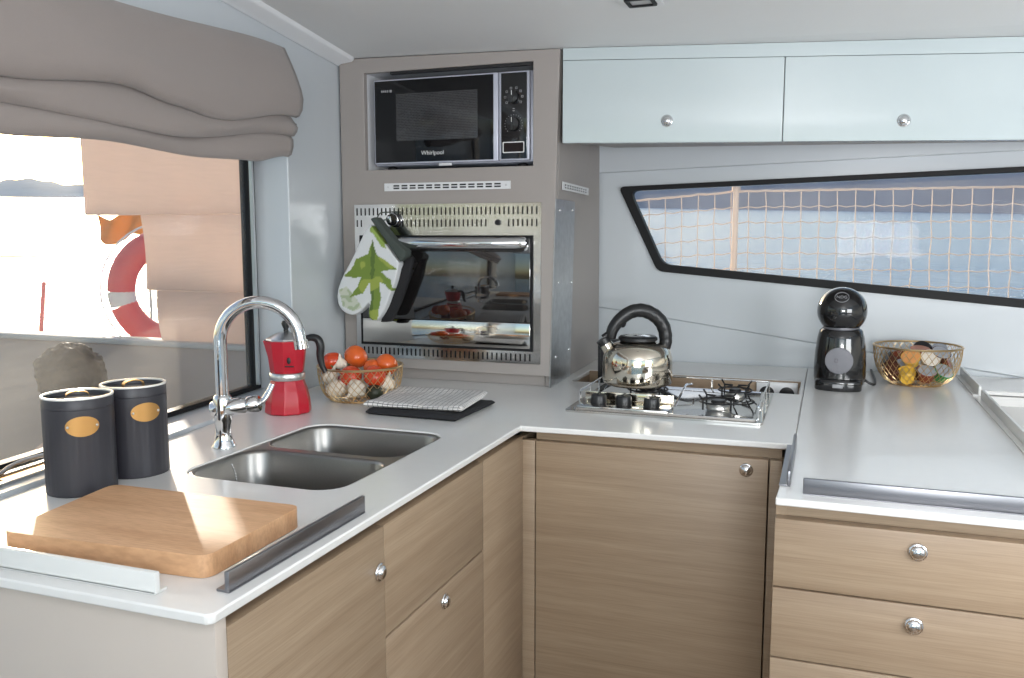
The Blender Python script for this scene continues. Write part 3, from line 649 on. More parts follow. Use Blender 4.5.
mb = MB(); y = 1.903; mb.box(W(y) + .020, W(y) + .062, y, y + .010, 1.583, 1.600, .002); mb.tube([(W(y) + .03, y + .004, 1.598), (W(y) + .03, y + .006, 1.625)], .003, 8)
build('cord_clip', mb, M['black_plastic'], bl, label='small black cord clip')

# sill catch and track on the left window ledge
sc2 = thing('window_catch', 'flat aluminium window catch on the sill behind the left canister', 'window catch', (W(1.0) - .06, 1.0, .9075))
mb = MB(); mb.plate(rect(.55, 1.235, -.085, -.030), [rect(.60, 1.20, -.074, -.042)], .9075, .9125, lambda u, v, w: (W(u) + v, u, w)); build('base_plate', mb, M['alu'], sc2, world=True)
mb = MB(); mb.plate(rect(.605, 1.195, -.073, -.043), [], .9075, .9095, lambda u, v, w: (W(u) + v, u, w)); build('gold_reflection_pad', mb, M['brass_plate'], sc2, world=True)  # brass-coloured pad stands in for a gold reflection in the glass
mb = MB(); P = spline([(W(1.06) - .07, 1.06, .915), (W(1.10) - .072, 1.10, .925), (W(1.16) - .066, 1.16, .926), (W(1.2) - .05, 1.20, .920), (W(1.16) - .045, 1.165, .915)], 6); mb.tube(P, .004, 8); build('lever', mb, M['alu'], sc2, world=True)

# ------------------------------------------------------------------ tap
fa = thing('kitchen_tap', 'chrome swan-neck mixer tap behind the sink', 'tap', (-1.125, 1.408, 0.9003), R(20))
mb = MB(); mb.lathe([(0, 0), (.0235, 0), (.0235, .003), (.020, .008), (.017, .018), (.0155, .03), (.0155, .045), (.0175, .052), (.0185, .060), (.0185, .098), (.0165, .103), (.014, .106), (0, .106)], (0, 0, 0), 32); build('base', mb, M['chrome'], fa)
mb = MB(); P = [(0, 0, .10), (0, 0, .15), (0, 0, .215)]
for k in range(1, 17):
    a = PI - (PI * 0.93) * k / 16; P.append((.079 + .079 * math.cos(a), 0, .212 + .079 * math.sin(a)))
P.append((.1605, 0, .205)); mb.tube(P, .0128, 18); sp = build('spout', mb, M['chrome'], fa)
mb = MB(); mb.tube([(.1592, 0, .214), (.1612, 0, .1985)], .0142, 18); build('aerator', mb, M['chrome'], sp)
mb = MB(); ax = Matrix.Rotation(R(82), 3, 'Y')
mb.lathe([(0, -.022), (.0155, -.022), (.017, -.019), (.017, .046), (.0155, .048), (.0155, .051), (.0175, .053), (.0175, .072), (.015, .075), (0, .075)], (0, 0, .078), 28, ax=ax); build('mixer_body', mb, M['chrome'], fa)
mb = MB(); mb.tube(spline([(.070, 0, .087), (.082, 0, .096), (.091, .003, .110), (.099, .006, .127)], 5), [.0075] * 5 + [.007] * 5 + [.0065] * 6, 12, flat=.6); build('lever', mb, M['chrome'], fa)

# ------------------------------------------------------------------ moka pot
mk = thing('moka_pot', 'red stovetop coffee pot with black handle by the tap', 'coffee pot', (-1.207, 1.750, 0.9003), R(20))
def oct(k, z): return 1.0
rot8 = Matrix.Rotation(PI / 8, 3, 'Z')
mb = MB(); mb.lathe([(0, 0), (.053, 0), (.055, .003), (.055, .010), (.053, .030), (.0475, .055), (.0405, .074), (.039, .080), (0, .080)], (0, 0, 0), 10, ax=rot8); build('boiler', mb, M['red'], mk, smooth=20, bevel=.002)
mb = MB(); mb.lathe([(0, .0802), (.0405, .0802), (.042, .083), (.042, .094), (.040, .097), (0, .097)], (0, 0, 0), 36); build('collar', mb, M['pot_alu'], mk)
mb = MB(); 
def sp_r(k, z):      # spout side (-x) drawn out towards the top
    a = 2 * PI * k / 10 + PI / 8; d = abs(math.atan2(math.sin(a - PI), math.cos(a - PI)))
    return 1 + max(0, 1 - d / .7) * .28 * max(0, (z - .14) / .035)
mb.lathe([(0, .0972), (.0385, .0972), (.0405, .105), (.044, .135), (.0475, .165), (.0485, .174), (.0465, .174), (.045, .165), (0, .16)], (0, 0, 0), 10, rf=sp_r, ax=rot8); up = build('upper_chamber', mb, M['red'], mk, smooth=20, bevel=.0015)
mb = MB(); mb.lathe([(0, .1735), (.047, .1735), (.048, .176), (.0465, .179), (.026, .190), (.012, .194), (0, .195)], (0, 0, 0), 10, ax=rot8); ld = build('lid', mb, M['pot_alu'], mk, smooth=20)
mb = MB(); mb.lathe([(0, .195), (.006, .195), (.005, .200), (.009, .208), (.0105, .214), (.008, .220), (0, .222)], (0, 0, 0), 16); build('lid_knob', mb, M['black_plastic'], ld)
mb = MB(); P = spline([(.040, 0, .174), (.058, 0, .180), (.074, 0, .176), (.081, 0, .160), (.080, 0, .135), (.084, 0, .112), (.092, 0, .097)], 6); n = len(P)
mb.tube(P, [.0065 + .0035 * math.sin(PI * min(1, i / n * 1.15)) for i in range(n)], 12); build('handle', mb, M['black_plastic'], mk)
mb = MB(); mb.ell((.016, -.0450, .130), .0045, .0012, .008, 14, 8); mb.box(.006, .027, -.0435, -.0412, .1145, .1175); build('badge', mb, M['black_plastic'], up)

# ------------------------------------------------------------------ canisters
def canister(loc, rz, label):
    c = thing('storage_canister', label, 'canister', loc, rz, 'charcoal canisters by the window')
    mb = MB(); n = 120
    rib = lambda k, z: 1 - (.006 if (k % 4) in (0, 1) and .006 < z < .108 else 0)
    mb.lathe([(0, 0), (.0535, 0), (.0545, .002), (.0545, .006), (.0545, .0062), (.0545, .107), (.0545, .1082), (.0545, .142), (.0515, .142), (.0515, .12), (0, .12)], (0, 0, 0), n, rf=rib); build('body', mb, M['charcoal'], c, smooth=25)
    mb = MB(); mb.lathe([(0.0505, .1425), (.0545, .1425), (.0545, .157), (.0535, .1585), (.0515, .1585), (.0505, .157), (.0505, .1425)], (0, 0, 0), 64); l = build('lid_band', mb, M['charcoal'], c)
    mb = MB(); mb.lathe([(.0508, .1586), (.0548, .1586), (.0552, .160), (.0545, .1616), (.0512, .1616), (.0506, .160), (.0508, .1586)], (0, 0, 0), 64); build('rim', mb, M['white_enamel'], l, label='white lid rim')
    mb = MB(); mb.lathe([(0, .150), (.0500, .150), (.0502, .152), (0, .1525)], (0, 0, 0), 48); ins = build('lid', mb, M['charcoal'], c)
    mb = MB(); pts = spline([(-.018, 0, .153), (-.016, 0, .161), (-.006, 0, .165), (.006, 0, .165), (.016, 0, .161), (.018, 0, .153)], 5)
    vs = []
    for p in pts:
        vs.append([mb.v((p.x, sy * .006, p.z + dz)) for sy, dz in ((-1, 0), (1, 0), (1, .0016), (-1, .0016))])
    for A, B in zip(vs, vs[1:]):
        for k in range(4): mb.f([A[k], A[(k + 1) % 4], B[(k + 1) % 4], B[k]])
    mb.f(vs[0][::-1]); mb.f(vs[-1]); build('lid_handle', mb, M['brass'], ins, label='brass strap handle')
    mb = MB(); rr = .0547
    fn = lambda u, v, w: ((rr + w) * math.sin(u / rr), -(rr + w) * math.cos(u / rr), v)
    rings = []
    for s in (1, .8, .6, .4, .2): rings.append([fn(.0255 * s * math.cos(2 * PI * k / 36), .116 + .0165 * s * math.sin(2 * PI * k / 36), .0012) for k in range(36)])
    r0 = [fn(.0255 * math.cos(2 * PI * k / 36), .116 + .0165 * math.sin(2 * PI * k / 36), -.0004) for k in range(36)]
    mb.loft([r0] + rings, False, True); pl = build('name_plate', mb, M['brass_plate'], c, label='oval brass plate with two rivets')
    for u in (-.0215, .0215):
        mb = MB(); p = fn(u, .116, .0012); mb.ell(p, .0024, .0024, .0024, 10, 6); build('rivet', mb, M['pot_alu'], pl)
    return c
canister((-1.158, 1.086, .9003), R(52), 'charcoal canister with oval brass plate, nearer the camera behind the cutting board')
canister((-1.153, 1.204, .9003), R(64), 'charcoal canister with oval brass plate, the one nearer the tap')

# ------------------------------------------------------------------ cutting board
mb = MB()
mb.plate([tuple(p) for p in rounded([(-1.022, .820), (-.702, .838), (-.708, 1.052), (-1.052, 1.046)], .020, 6)], [], .9004, .930)
cb = build('cutting_board', mb, M['beech'], bevel=.003, seg=3); tag(cb, 'thick pale wooden cutting board on the counter in front of the canisters', 'cutting board')

# ------------------------------------------------------------------ wire baskets
def wire_bowl(name, label, loc, R0, R1, h, nw, sq=1.0, twist=.7, wr=.0011):
    t = thing(name, label, 'wire basket', loc)
    prof = lambda s: (R0 + (R1 - R0) * (1 - (1 - s) ** 2.2) ** .75, h * s ** 1.15)
    mb = MB()
    for d in (1, -1):
        for i in range(nw):
            pts = []
            for k in range(11):
                s = k / 10; r, z = prof(s); a = 2 * PI * i / nw + d * twist * s + .13 * d; pts.append((r * math.cos(a), r * math.sin(a) * sq, z + .003))
            mb.tube(pts, wr, 4)
    build('wire_mesh', mb, M['gold_wire'], t)
    mb = MB(); r, z = prof(1.0)
    mb.tube([(r * math.cos(2 * PI * k / 48), r * sq * math.sin(2 * PI * k / 48), h + .003) for k in range(48)], .0030, 8, True)
    build('rim', mb, M['gold_wire'], t)
    mb = MB(); mb.tube([(R0 * math.cos(2 * PI * k / 40), R0 * sq * math.sin(2 * PI * k / 40), .003) for k in range(40)], .0026, 6, True)
    for a in range(6):
        q = PI * a / 6; mb.tube([(R0 * math.cos(q), R0 * sq * math.sin(q), .003), (-R0 * math.cos(q), -R0 * sq * math.sin(q), .003)], wr, 4)
    build('base_ring', mb, M['gold_wire'], t); return t, prof
OFF = Vector((-.013, 0, 0)); FB = Vector((-1.119, 1.965, .9003)) + OFF
wire_bowl('fruit_basket', 'gold wire basket of tomatoes and garlic in front of the oven', FB, .078, .109, .084, 34, wr=.0009)
def gnarl(k): return lambda d: 1 - .05 * abs(math.sin(3 * math.atan2(d.y, d.x))) * (1 - d.z * d.z) + .03 * noise.noise(d * 1.5 + Vector((k, 0, 0)))
def tomato(loc, r, rot, m, label, k):
    t = thing('tomato', label, 'tomato', Vector(loc) + OFF, 0, 'tomatoes in the wire basket'); t.rotation_euler = rot
    mb = MB(); mb.ell((0, 0, 0), r, r, r * .88, 24, 16, lambda d: gnarl(k)(d) * (1 - .10 * math.exp(-((1 - d.z) * 14)))); build('fruit', mb, m, t, smooth=180)
    mb = MB()
    for i in range(5):
        a = 2 * PI * i / 5; mb.tube([(0, 0, r * .76), (.4 * r * math.cos(a), .4 * r * math.sin(a), r * .83), (.55 * r * math.cos(a), .55 * r * math.sin(a), r * .80)], [.0015, .0022, .0004], 5)
    mb.tube([(0, 0, r * .75), (.001, 0, r * .95)], .0016, 6); build('calyx', mb, M['stem'], t)
tomato((-1.150, 1.996, 1.004), .033, (2.6, .6, 0), M['tomato_orange'], 'round red-orange tomato on top of the pile against the tower', 1)
tomato((-1.200, 1.962, .990), .030, (2.5, -.9, 0), M['tomato'], 'red tomato behind the black handle of the coffee pot', 2)
tomato((-1.120, 1.918, .966), .029, (3.6, .2, .4), M['tomato'], 'red tomato at the front of the basket above the two garlic bulbs', 3)
tomato((-1.060, 1.934, .966), .030, (3.4, .6, 0), M['tomato'], 'red tomato at the front right of the basket by the folded cloth', 4)
tomato((-1.064, 2.005, .986), .031, (2.4, .5, 0), M['tomato_orange'], 'orange tomato at the back right of the wire basket', 5)
tomato((-1.096, 1.990, .978), .026, (2.9, .1, 0), M['tomato_orange'], 'orange tomato in the middle of the pile, behind the front tomatoes', 6)
def garlic(loc, r, rot, label):
    t = thing('garlic_bulb', label, 'garlic', Vector(loc) + OFF, 0, 'garlic bulbs in the wire basket'); t.rotation_euler = rot
    lob = lambda k, z: 1 + .055 * math.cos(2 * PI * k * 8 / 48)
    mb = MB(); mb.lathe([(0, -.62 * r), (.35 * r, -.64 * r), (.75 * r, -.45 * r), (1.0 * r, -.1 * r), (.95 * r, .25 * r), (.62 * r, .62 * r), (.30 * r, .9 * r), (.17 * r, 1.2 * r)], (0, 0, 0), 48, rf=lob); build('bulb', mb, M['garlic'], t, smooth=60)
    mb = MB(); mb.lathe([(.17 * r, 1.2 * r), (.14 * r, 1.5 * r), (.10 * r, 1.62 * r), (0, 1.63 * r)], (0, 0, 0), 12); build('neck', mb, M['garlic'], t)
garlic((-1.150, 1.898, .934), .027, (-.5, -.6, 0), 'white garlic bulb at the front of the basket, left of its twin')
garlic((-1.096, 1.906, .938), .026, (2.2, .5, 0), 'white garlic bulb at the basket front, neck pointing down')
garlic((-1.040, 1.958, .946), .022, (.3, .5, 0), 'white garlic bulb at the right edge of the basket behind the folded cloth')
garlic((-1.184, 1.926, .954), .023, (-.3, .3, .4), 'pale garlic bulb at the left edge of the basket')
garlic((-1.176, 1.960, .988), .018, (.2, .1, 0), 'small garlic bulb standing upright at the back left of the basket')
def onion(loc, r, rot):
    t = thing('red_onion', 'dark red onion low in the basket behind the left garlic', 'onion', Vector(loc) + OFF); t.rotation_euler = rot
    mb = MB(); mb.lathe([(0, -.85 * r), (.5 * r, -.75 * r), (.9 * r, -.35 * r), (r, .05 * r), (.82 * r, .5 * r), (.4 * r, .85 * r), (.15 * r, 1.1 * r), (0.07 * r, 1.3 * r), (0, 1.3 * r)], (0, 0, 0), 28); build('bulb', mb, M['onion'], t, smooth=70)
    mb = MB()
    for i in range(7):
        a = i * .9; mb.tube([(.05 * r * math.cos(a), .05 * r * math.sin(a), -.84 * r), (.2 * r * math.cos(a), .2 * r * math.sin(a), -1.0 * r)], .0006, 4)
    build('roots', mb, M['garlic'], t)
onion((-1.168, 1.942, .936), .026, (.6, .4, 0))
mb = MB(); mb.ell((0, 0, 0), .022, .022, .033, 22, 14, lambda d: 1 - .18 * max(0, d.z)); av = build('avocado', mb, M['avocado'], smooth=180); av.location = Vector((-1.052, 1.916, .927)) + OFF; av.rotation_euler = (1.3, .5, .4)
tag(av, 'dark green avocado at the front right of the basket under the tomato', 'avocado')

# ------------------------------------------------------------------ coffee capsules in their bowl
CBL = Vector((0.247, 2.705, .9003))
_, cprof = wire_bowl('capsule_bowl', 'gold wire bowl of coffee capsules beside the coffee machine', CBL, .068, .116, .106, 38, wr=.0009)
def capsule(loc, rot, body, lid, label):
    t = thing('coffee_capsule', label, 'coffee capsule', loc, 0, 'coffee capsules in the wire bowl'); t.rotation_euler = rot
    mb = MB(); mb.lathe([(0, -.018), (.015, -.018), (.0175, -.016), (.0225, .012), (.0230, .0135), (.0262, .0138), (.0262, .0152), (0, .0152)], (0, 0, 0), 28); build('cup', mb, M['cap_' + body], t)
    mb = MB(); mb.lathe([(0, .0152), (.0245, .0152), (.0240, .0162), (.010, .0166), (0, .0158)], (0, 0, 0), 28); build('foil_lid', mb, M['cap_' + lid], t)
for x, y, z, rx, ry, b, l, lab in (
    (-.062, -.050, .034, -.9, -.6, 'brown', 'rust', 'brown capsule tilted against the left side of the wire bowl'),
    (-.030, -.068, .030, -1.2, -.2, 'yellow', 'yellow', 'yellow capsule low at the front left of the wire bowl'),
    (.020, -.066, .036, .5, .1, 'rust', 'silver', 'rust brown capsule with silver lid low at the bowl front'),
    (.060, -.052, .038, .6, .45, 'green', 'silver', 'green capsule with silver lid at the front right of the bowl'),
    (.070, -.010, .054, .2, 1.15, 'rust', 'rust', 'rust red capsule standing at the right side of the bowl'),
    (-.018, -.048, .074, .75, -.25, 'yellow', 'orange', 'orange-lidded capsule facing out at the top left of the pile'),
    (-.070, -.002, .060, .1, -1.0, 'brown', 'black', 'dark brown capsule upright at the left back of the bowl'),
    (.028, -.036, .074, .9, .3, 'cream', 'cream', 'cream capsule in the middle of the pile'),
    (.056, -.018, .084, .55, .3, 'brown', 'silver', 'silver-lidded capsule on top at the right of the pile'),
    (.006, -.002, .088, .22, .05, 'copper', 'copper', 'copper-lidded capsule lying flat at the top of the pile'),
    (.014, .030, .090, .9, .2, 'black', 'black', 'black capsule at the back of the pile under the bowl rim'),
    (.058, .036, .086, .5, -.3, 'silver', 'silver', 'silver capsule at the back right of the bowl'),
    (-.040, .050, .070, -.3, -.3, 'rust', 'silver', 'rust brown capsule at the back left of the bowl'),
    (0, .012, .030, .2, .1, 'brown', 'rust', 'brown capsule at the bottom centre of the bowl'),
    (-.036, -.010, .042, .4, .5, 'silver', 'silver', 'silver capsule half hidden in the left middle of the bowl'),
    (.040, .020, .036, -.5, .3, 'brown', 'silver', 'brown capsule with silver lid deep in the right of the bowl')):
    capsule(CBL + Vector((x, y, z)), (rx, ry, 0), b, l, lab)

# ------------------------------------------------------------------ coffee machine
cm = thing('coffee_machine', 'black pod coffee machine with round head on the right worktop', 'coffee machine', (0.040, 2.575, .9003), R(-3))
mb = MB(); ring = []
for z, rx, ry0, ry1 in ((.006, .060, .060, .075), (.012, .066, .064, .08), (.03, .0685, .064, .085), (.06, .069, .062, .085), (.10, .067, .060, .082), (.14, .062, .056, .075), (.160, .057, .052, .068), (.166, .050, .045, .06)):
    ring.append([(rx * math.cos(2 * PI * k / 40), (ry0 if math.sin(2 * PI * k / 40) < 0 else ry1) * math.sin(2 * PI * k / 40) * (1.0), z) for k in range(40)])
mb.loft(ring, True, True); build('body', mb, M['black_gloss'], cm, smooth=60)
mb = MB(); mb.lathe([(.046, .158), (.049, .164), (.048, .170), (.040, .176)], (0, 0, 0), 40); build('neck_ring', mb, M['disc_grey'], cm)
mb = MB(); mb.ell((0, 0, .214), .066, .066, .0655, 40, 24); hd = build('head', mb, M['black_gloss'], cm, smooth=180)
# round emblem on the head, leaning back with the surface
em = Matrix.Translation((0, 0, .214)) @ Matrix.Rotation(R(-38), 4, 'X') @ Matrix.Translation((0, -.0662, 0)) @ Matrix.Rotation(PI / 2, 4, 'X')
mb = MB(); mb.M = em; mb.plate(oval(0, 0, .0185, .0165, 32), [oval(0, 0, .0175, .0155, 32)], -.002, .0006); build('emblem_ring', mb, M['grey_print'], hd)
lettering('emblem_lettering', 'NDG', .0125, M['grey_print'], hd, em, .0005)
mb = MB(); mb.lathe([(0, 0), (.036, 0), (.0365, .0015), (.0355, .003), (0, .0035)], (0, -.0605, .0815), 40, ax=RX); dk = build('cup_stand_disc', mb, M['disc_grey'], cm, label='round grey disc')
mb = MB(); mb.plate(rect(-.011, -.003, .077, .087), [rect(-.0102, -.0038, .0778, .0862)], -.0655, -.0638, yf); build('disc_mark', mb, M['black_plastic'], dk)
mb = MB(); ring = []
for z, s in ((.0, .96), (.003, 1.0), (.022, 1.0), (.027, .97), (.030, .90)):
    ring.append([(.061 * s * math.cos(PI + PI * k / 24), -.058 + .030 * s * math.sin(PI + PI * k / 24), z) for k in range(25)] + [(.061 * s, -.045, z), (-.061 * s, -.045, z)])
mb.loft(ring, True, True); tr = build('drip_tray', mb, M['black_gloss'], cm, smooth=50)
mb = MB(); mb.box(-.013, .013, -.0895, -.0878, .010, .020, .0006); build('tray_badge', mb, M['grey_print'], tr)
mb = MB(); P = spline([(.060, .040, .022), (.078, .035, .010), (.092, .055, .0045), (.092, .15, .0045), (.085, .25, .0045), (.08, .335, .0045)], 8); mb.tube(P, .0036, 8); build('power_cord', mb, M['black_plastic'], cm)

# ------------------------------------------------------------------ gas hob
hb = thing('gas_hob', 'stainless three-burner gas hob with wire guard rail on the back counter', 'hob', (-0.354, 2.19, .9003))
HX0, HX1, HY0, HY1 = -.230, .230, -.213, .192
mb = MB(); mb.plate(rrect(HX0, HX1, HY0, HY1, .012), [], 0, .005); build('base_rim', mb, M['mirror_steel'], hb, bevel=.002)
mb = MB(); rr = []
for ins, z in ((.014, .005), (.016, .009), (.022, .010), (.026, .0075)): rr.append([(x, y, z) for x, y in rrect(HX0 + ins, HX1 - ins, HY0 + ins, HY1 - ins, .012)])
mb.loft(rr, False, True); build('pan_plate', mb, M['mirror_steel'], hb)
mb = MB(); mb.box(-.205, .015, -.195, -.118, .0078, .014, .002); build('control_plate', mb, M['mirror_steel'], hb)
mb = MB(); mb.box(-.205, .015, -.112, -.108, .0078, .036, .001); build('splash_strip', mb, M['kettle_steel'], hb)
for x in (-.160, -.098, -.030):
    mb = MB(); mb.lathe([(0, 0), (.019, 0), (.020, .003), (.0185, .020), (.0165, .023), (0, .024)], (x, -.155, .0143), 24); mb.box(x - .003, x + .003, -.172, -.138, .038, .041, .001); build('knob', mb, M['black_plastic'], hb)
def burner(x, y, r):
    mb = MB(); mb.lathe([(0, 0), (r, 0), (r * 1.02, .004), (r * .9, .010), (r * .6, .011), (r * .6, .014), (0, .014)], (x, y, .0078), 28); b = build('burner', mb, M['steel'], hb)
    mb = MB(); mb.lathe([(0, .0142), (r * .62, .0142), (r * .66, .017), (r * .55, .021), (0, .0215)], (x, y, .0078), 24); build('burner_cap', mb, M['black_plastic'], b)
    mb = MB(); q = r + .018
    mb.tube([(x + q * math.cos(2 * PI * k / 24), y + q * math.sin(2 * PI * k / 24), .026) for k in range(24)], .0022, 6, True)
    for k in range(4):
        a = PI / 4 + PI / 2 * k; c, s = math.cos(a), math.sin(a)
        mb.tube([(x + q * c, y + q * s, .0085), (x + q * c, y + q * s, .034), (x + (q + .012) * c, y + (q + .012) * s, .045)], .0024, 6)
        mb.tube([(x + q * c, y + q * s, .034), (x + r * .45 * c, y + r * .45 * s, .037)], .0024, 6)
    build('pan_support', mb, M['black_plastic'], hb, label='black wire pan support')
burner(-.075, .025, .034); burner(.118, -.085, .028); burner(.140, .085, .024)
mb = MB(); z1 = .036; i = .012
C4 = [(HX0 + i, HY0 + .10), (HX0 + i, HY1 - i), (HX1 - i, HY1 - i), (HX1 - i, HY0 + .03)]
mb.tube([(x, y, z1) for x, y in C4], .0026, 8)
for a, b in zip(C4, C4[1:]):
    for t in (0, .33, .66, 1.0): mb.tube([(a[0] + (b[0] - a[0]) * t, a[1] + (b[1] - a[1]) * t, .006), (a[0] + (b[0] - a[0]) * t, a[1] + (b[1] - a[1]) * t, z1)], .0024, 6)
mb.tube([(.018, -.11, .012), (.03, -.02, .05), (.03, .08, .036)], .0028, 8); build('guard_rail', mb, M['chrome'], hb)

# ------------------------------------------------------------------ kettle
kt = thing('whistling_kettle', 'polished steel kettle with thick black handle on the hob', 'kettle', (-0.455, 2.205, .9395), R(20))
mb = MB(); mb.lathe([(0, 0), (.080, 0), (.087, .004), (.0895, .012), (.0895, .056), (.0885, .072), (.083, .089), (.070, .102), (.052, .109), (.042, .111), (0, .111)], (0, 0, 0), 56); build('body', mb, M['kettle_steel'], kt, smooth=60)
mb = MB(); mb.lathe([(0, .1115), (.046, .1115), (.050, .115), (.050, .121), (.046, .125), (.036, .126), (.034, .1245), (0, .124)], (0, 0, 0), 36); l = build('lid', mb, M['black_plastic'], kt)
mb = MB(); mb.lathe([(0, .1242), (.033, .1242), (.033, .1255), (.02, .129), (0, .130)], (0, 0, 0), 28); build('lid_disc', mb, M['mirror_steel'], l)
mb = MB(); mb.tube([(-.060, 0, .074), (-.076, 0, .094), (-.086, 0, .108)], [.021, .0175, .0155], 18); build('spout', mb, M['kettle_steel'], kt)
mb = MB(); mb.tube([(-.084, 0, .105), (-.092, 0, .117)], .0175, 18); mb.tube(spline([(-.090, 0, .120), (-.078, 0, .128), (-.066, 0, .126)], 5), .008, 10); build('whistle_cap', mb, M['black_plastic'], kt)
mb = MB(); P = spline([(-.070, 0, .118), (-.066, 0, .140), (-.048, 0, .166), (-.018, 0, .187), (.014, 0, .190), (.044, 0, .176), (.064, 0, .152), (.072, 0, .118), (.068, 0, .092), (.060, 0, .084)], 7); n = len(P)
mb.tube(P, [.0120 + .0060 * math.sin(PI * i / (n - 1)) ** .6 + (.0005 * math.sin(i * 1.5) if n * .3 < i < n * .8 else 0) for i in range(n)], 16); mb.ell((-.040, 0, .160), .010, .011, .014, 14, 10); build('handle', mb, M['black_plastic'], kt)

# black tray standing in the recess, sockets
bt = thing('black_tray', 'black flat tray standing in the worktop recess behind the kettle', 'tray', (-0.575, 2.535, .7803), R(10))
mb = MB(); mb.M = Matrix.Rotation(R(6), 4, 'X'); mb.plate(rrect(-.062, .06, .002, .235, .018), [], -.006, .006, yf); build('base', mb, M['black_plastic'], bt, bevel=.002)
mb = MB(); mb.M = Matrix.Rotation(R(6), 4, 'X'); mb.plate(rrect(-.065, .063, 0, .238, .02), [rrect(-.058, .056, .007, .231, .015)], -.010, .0075, yf); build('rim', mb, M['black_plastic'], bt)
so_ = thing('power_socket', 'white double power socket in the recess behind the hob', 'socket', (-0.128, 2.6275, .868))
mb = MB(); mb.box(-.058, .058, -.009, -.0005, -.030, .028, .003); build('plate', mb, M['white_plastic'], so_)
for x in (-.028, .028):
    mb = MB(); mb.lathe([(.0215, 0), (.0215, .0015), (.0185, .002), (0, .0012)], (x, -.0091, -.006), 28, ax=RX); build('outlet', mb, M['black_plastic'], so_)

# ------------------------------------------------------------------ folded cloths
def cloth(name, label, mt, cx, cy, hx, hy, rot, z0, th, n=26, curl=0.0, seed=0, cat='cloth'):
    mb = MB(); top = []; bot = []
    ro = Matrix.Rotation(rot, 2)
    for j in range(n + 1):
        a = []; b = []
        for i in range(n + 1):
            u, v = 2 * i / n - 1, 2 * j / n - 1
            e = max(abs(u), abs(v)); fall = max(0, (e - .9) / .1) ** 2
            k = 1 - .03 * fall
            w = .004 * noise.noise(Vector((u * 1.8, v * 1.8, seed)))
            zc = curl * max(0, v - .3) ** 2 
            a.append((u * hx * k, v * hy * k, th * (1 - .45 * fall) + (w + zc)))
            b.append((u * hx * k, v * hy * k, th * .35 * fall + zc * .9 + (max(0, w) * .3 * fall)))
        top.append([mb.v(p) for p in a]); bot.append([mb.v(p) for p in b])
    for j in range(n):
        for i in range(n):
            mb.f([top[j][i], top[j][i + 1], top[j + 1][i + 1], top[j + 1][i]]); mb.f([bot[j][i], bot[j + 1][i], bot[j + 1][i + 1], bot[j][i + 1]])
    ed = [(0, i) for i in range(n)] + [(j, n) for j in range(n)] + [(n, n - i) for i in range(n)] + [(n - j, 0) for j in range(n)]
    for (j, i), (j2, i2) in zip(ed, ed[1:] + ed[:1]): mb.f([top[j][i], bot[j][i], bot[j2][i2], top[j2][i2]])
    o = build(name, mb, mt, smooth=50); o.location = (cx, cy, z0); o.rotation_euler = (0, 0, rot); return tag(o, label, cat)
cloth('folded_cloth', 'black folded cloth lying under the white waffle cloth by the sink', M['cloth_black'], -0.895, 1.895, .122, .117, R(-2), .9004, .013, seed=3)
cloth('waffle_cloth', 'white waffle cloth with black grid folded on the black cloth', M['waffle'], -0.912, 1.905, .128, .105, R(5), .9165, .012, curl=0.012, seed=9)

# ------------------------------------------------------------------ oven mitt
def pip(P, x, y):
    c = False; n = len(P)
    for i in range(n):
        x1, y1 = P[i]; x2, y2 = P[i - 1]
        if (y1 > y) != (y2 > y) and x < (x2 - x1) * (y - y1) / (y2 - y1) + x1: c = not c
    return c
MO = Vector((-1.215, 2.215, 1.245))   # mitt outline below is drawn about this point
cuff = [(-1.238, 1.368), (-1.222, 1.374), (-1.175, 1.320), (-1.127, 1.278), (-1.130, 1.262), (-1.146, 1.248)]
hand = [(-1.150, 1.245), (-1.163, 1.195), (-1.178, 1.160), (-1.195, 1.120), (-1.216, 1.088), (-1.234, 1.078), (-1.250, 1.090), (-1.250, 1.115), (-1.245, 1.135), (-1.262, 1.118), (-1.290, 1.096), (-1.322, 1.096), (-1.347, 1.118), (-1.352, 1.155), (-1.338, 1.195), (-1.312, 1.238), (-1.288, 1.278), (-1.262, 1.325), (-1.240, 1.352)]
mt_ = thing('oven_mitt', 'white oven mitt with green leaf print hanging on the oven handle', 'oven mitt', MO + Vector((.014, 0, 0)))
def puffy(poly, th, voxel, it, y=MO.y):
    mb = MB(); mb.plate([(p[0] - MO.x, p[1] - MO.z) for p in poly], [], y - th / 2 - MO.y, y + th / 2 - MO.y, yf)
    bmesh.ops.recalc_face_normals(mb.bm, faces=list(mb.bm.faces)); me = bpy.data.meshes.new('t'); mb.bm.to_mesh(me); mb.bm.free()
    o = bpy.data.objects.new('t', me); COL.objects.link(o)
    r = o.modifiers.new('r', 'REMESH'); r.mode = 'VOXEL'; r.voxel_size = voxel
    s = o.modifiers.new('s', 'SMOOTH'); s.iterations = it; s.factor = .5
    out = bpy.data.meshes.new_from_object(o.evaluated_get(bpy.context.evaluated_depsgraph_get())); bpy.data.objects.remove(o); bpy.data.meshes.remove(me); return out
hp = [tuple(p) for p in spline([(a, b, 0) for a, b in hand], 4)]; hp = [(p[0], p[1]) for p in hp]
me = puffy(hp, .034, .0028, 14)
K_ = 1.24
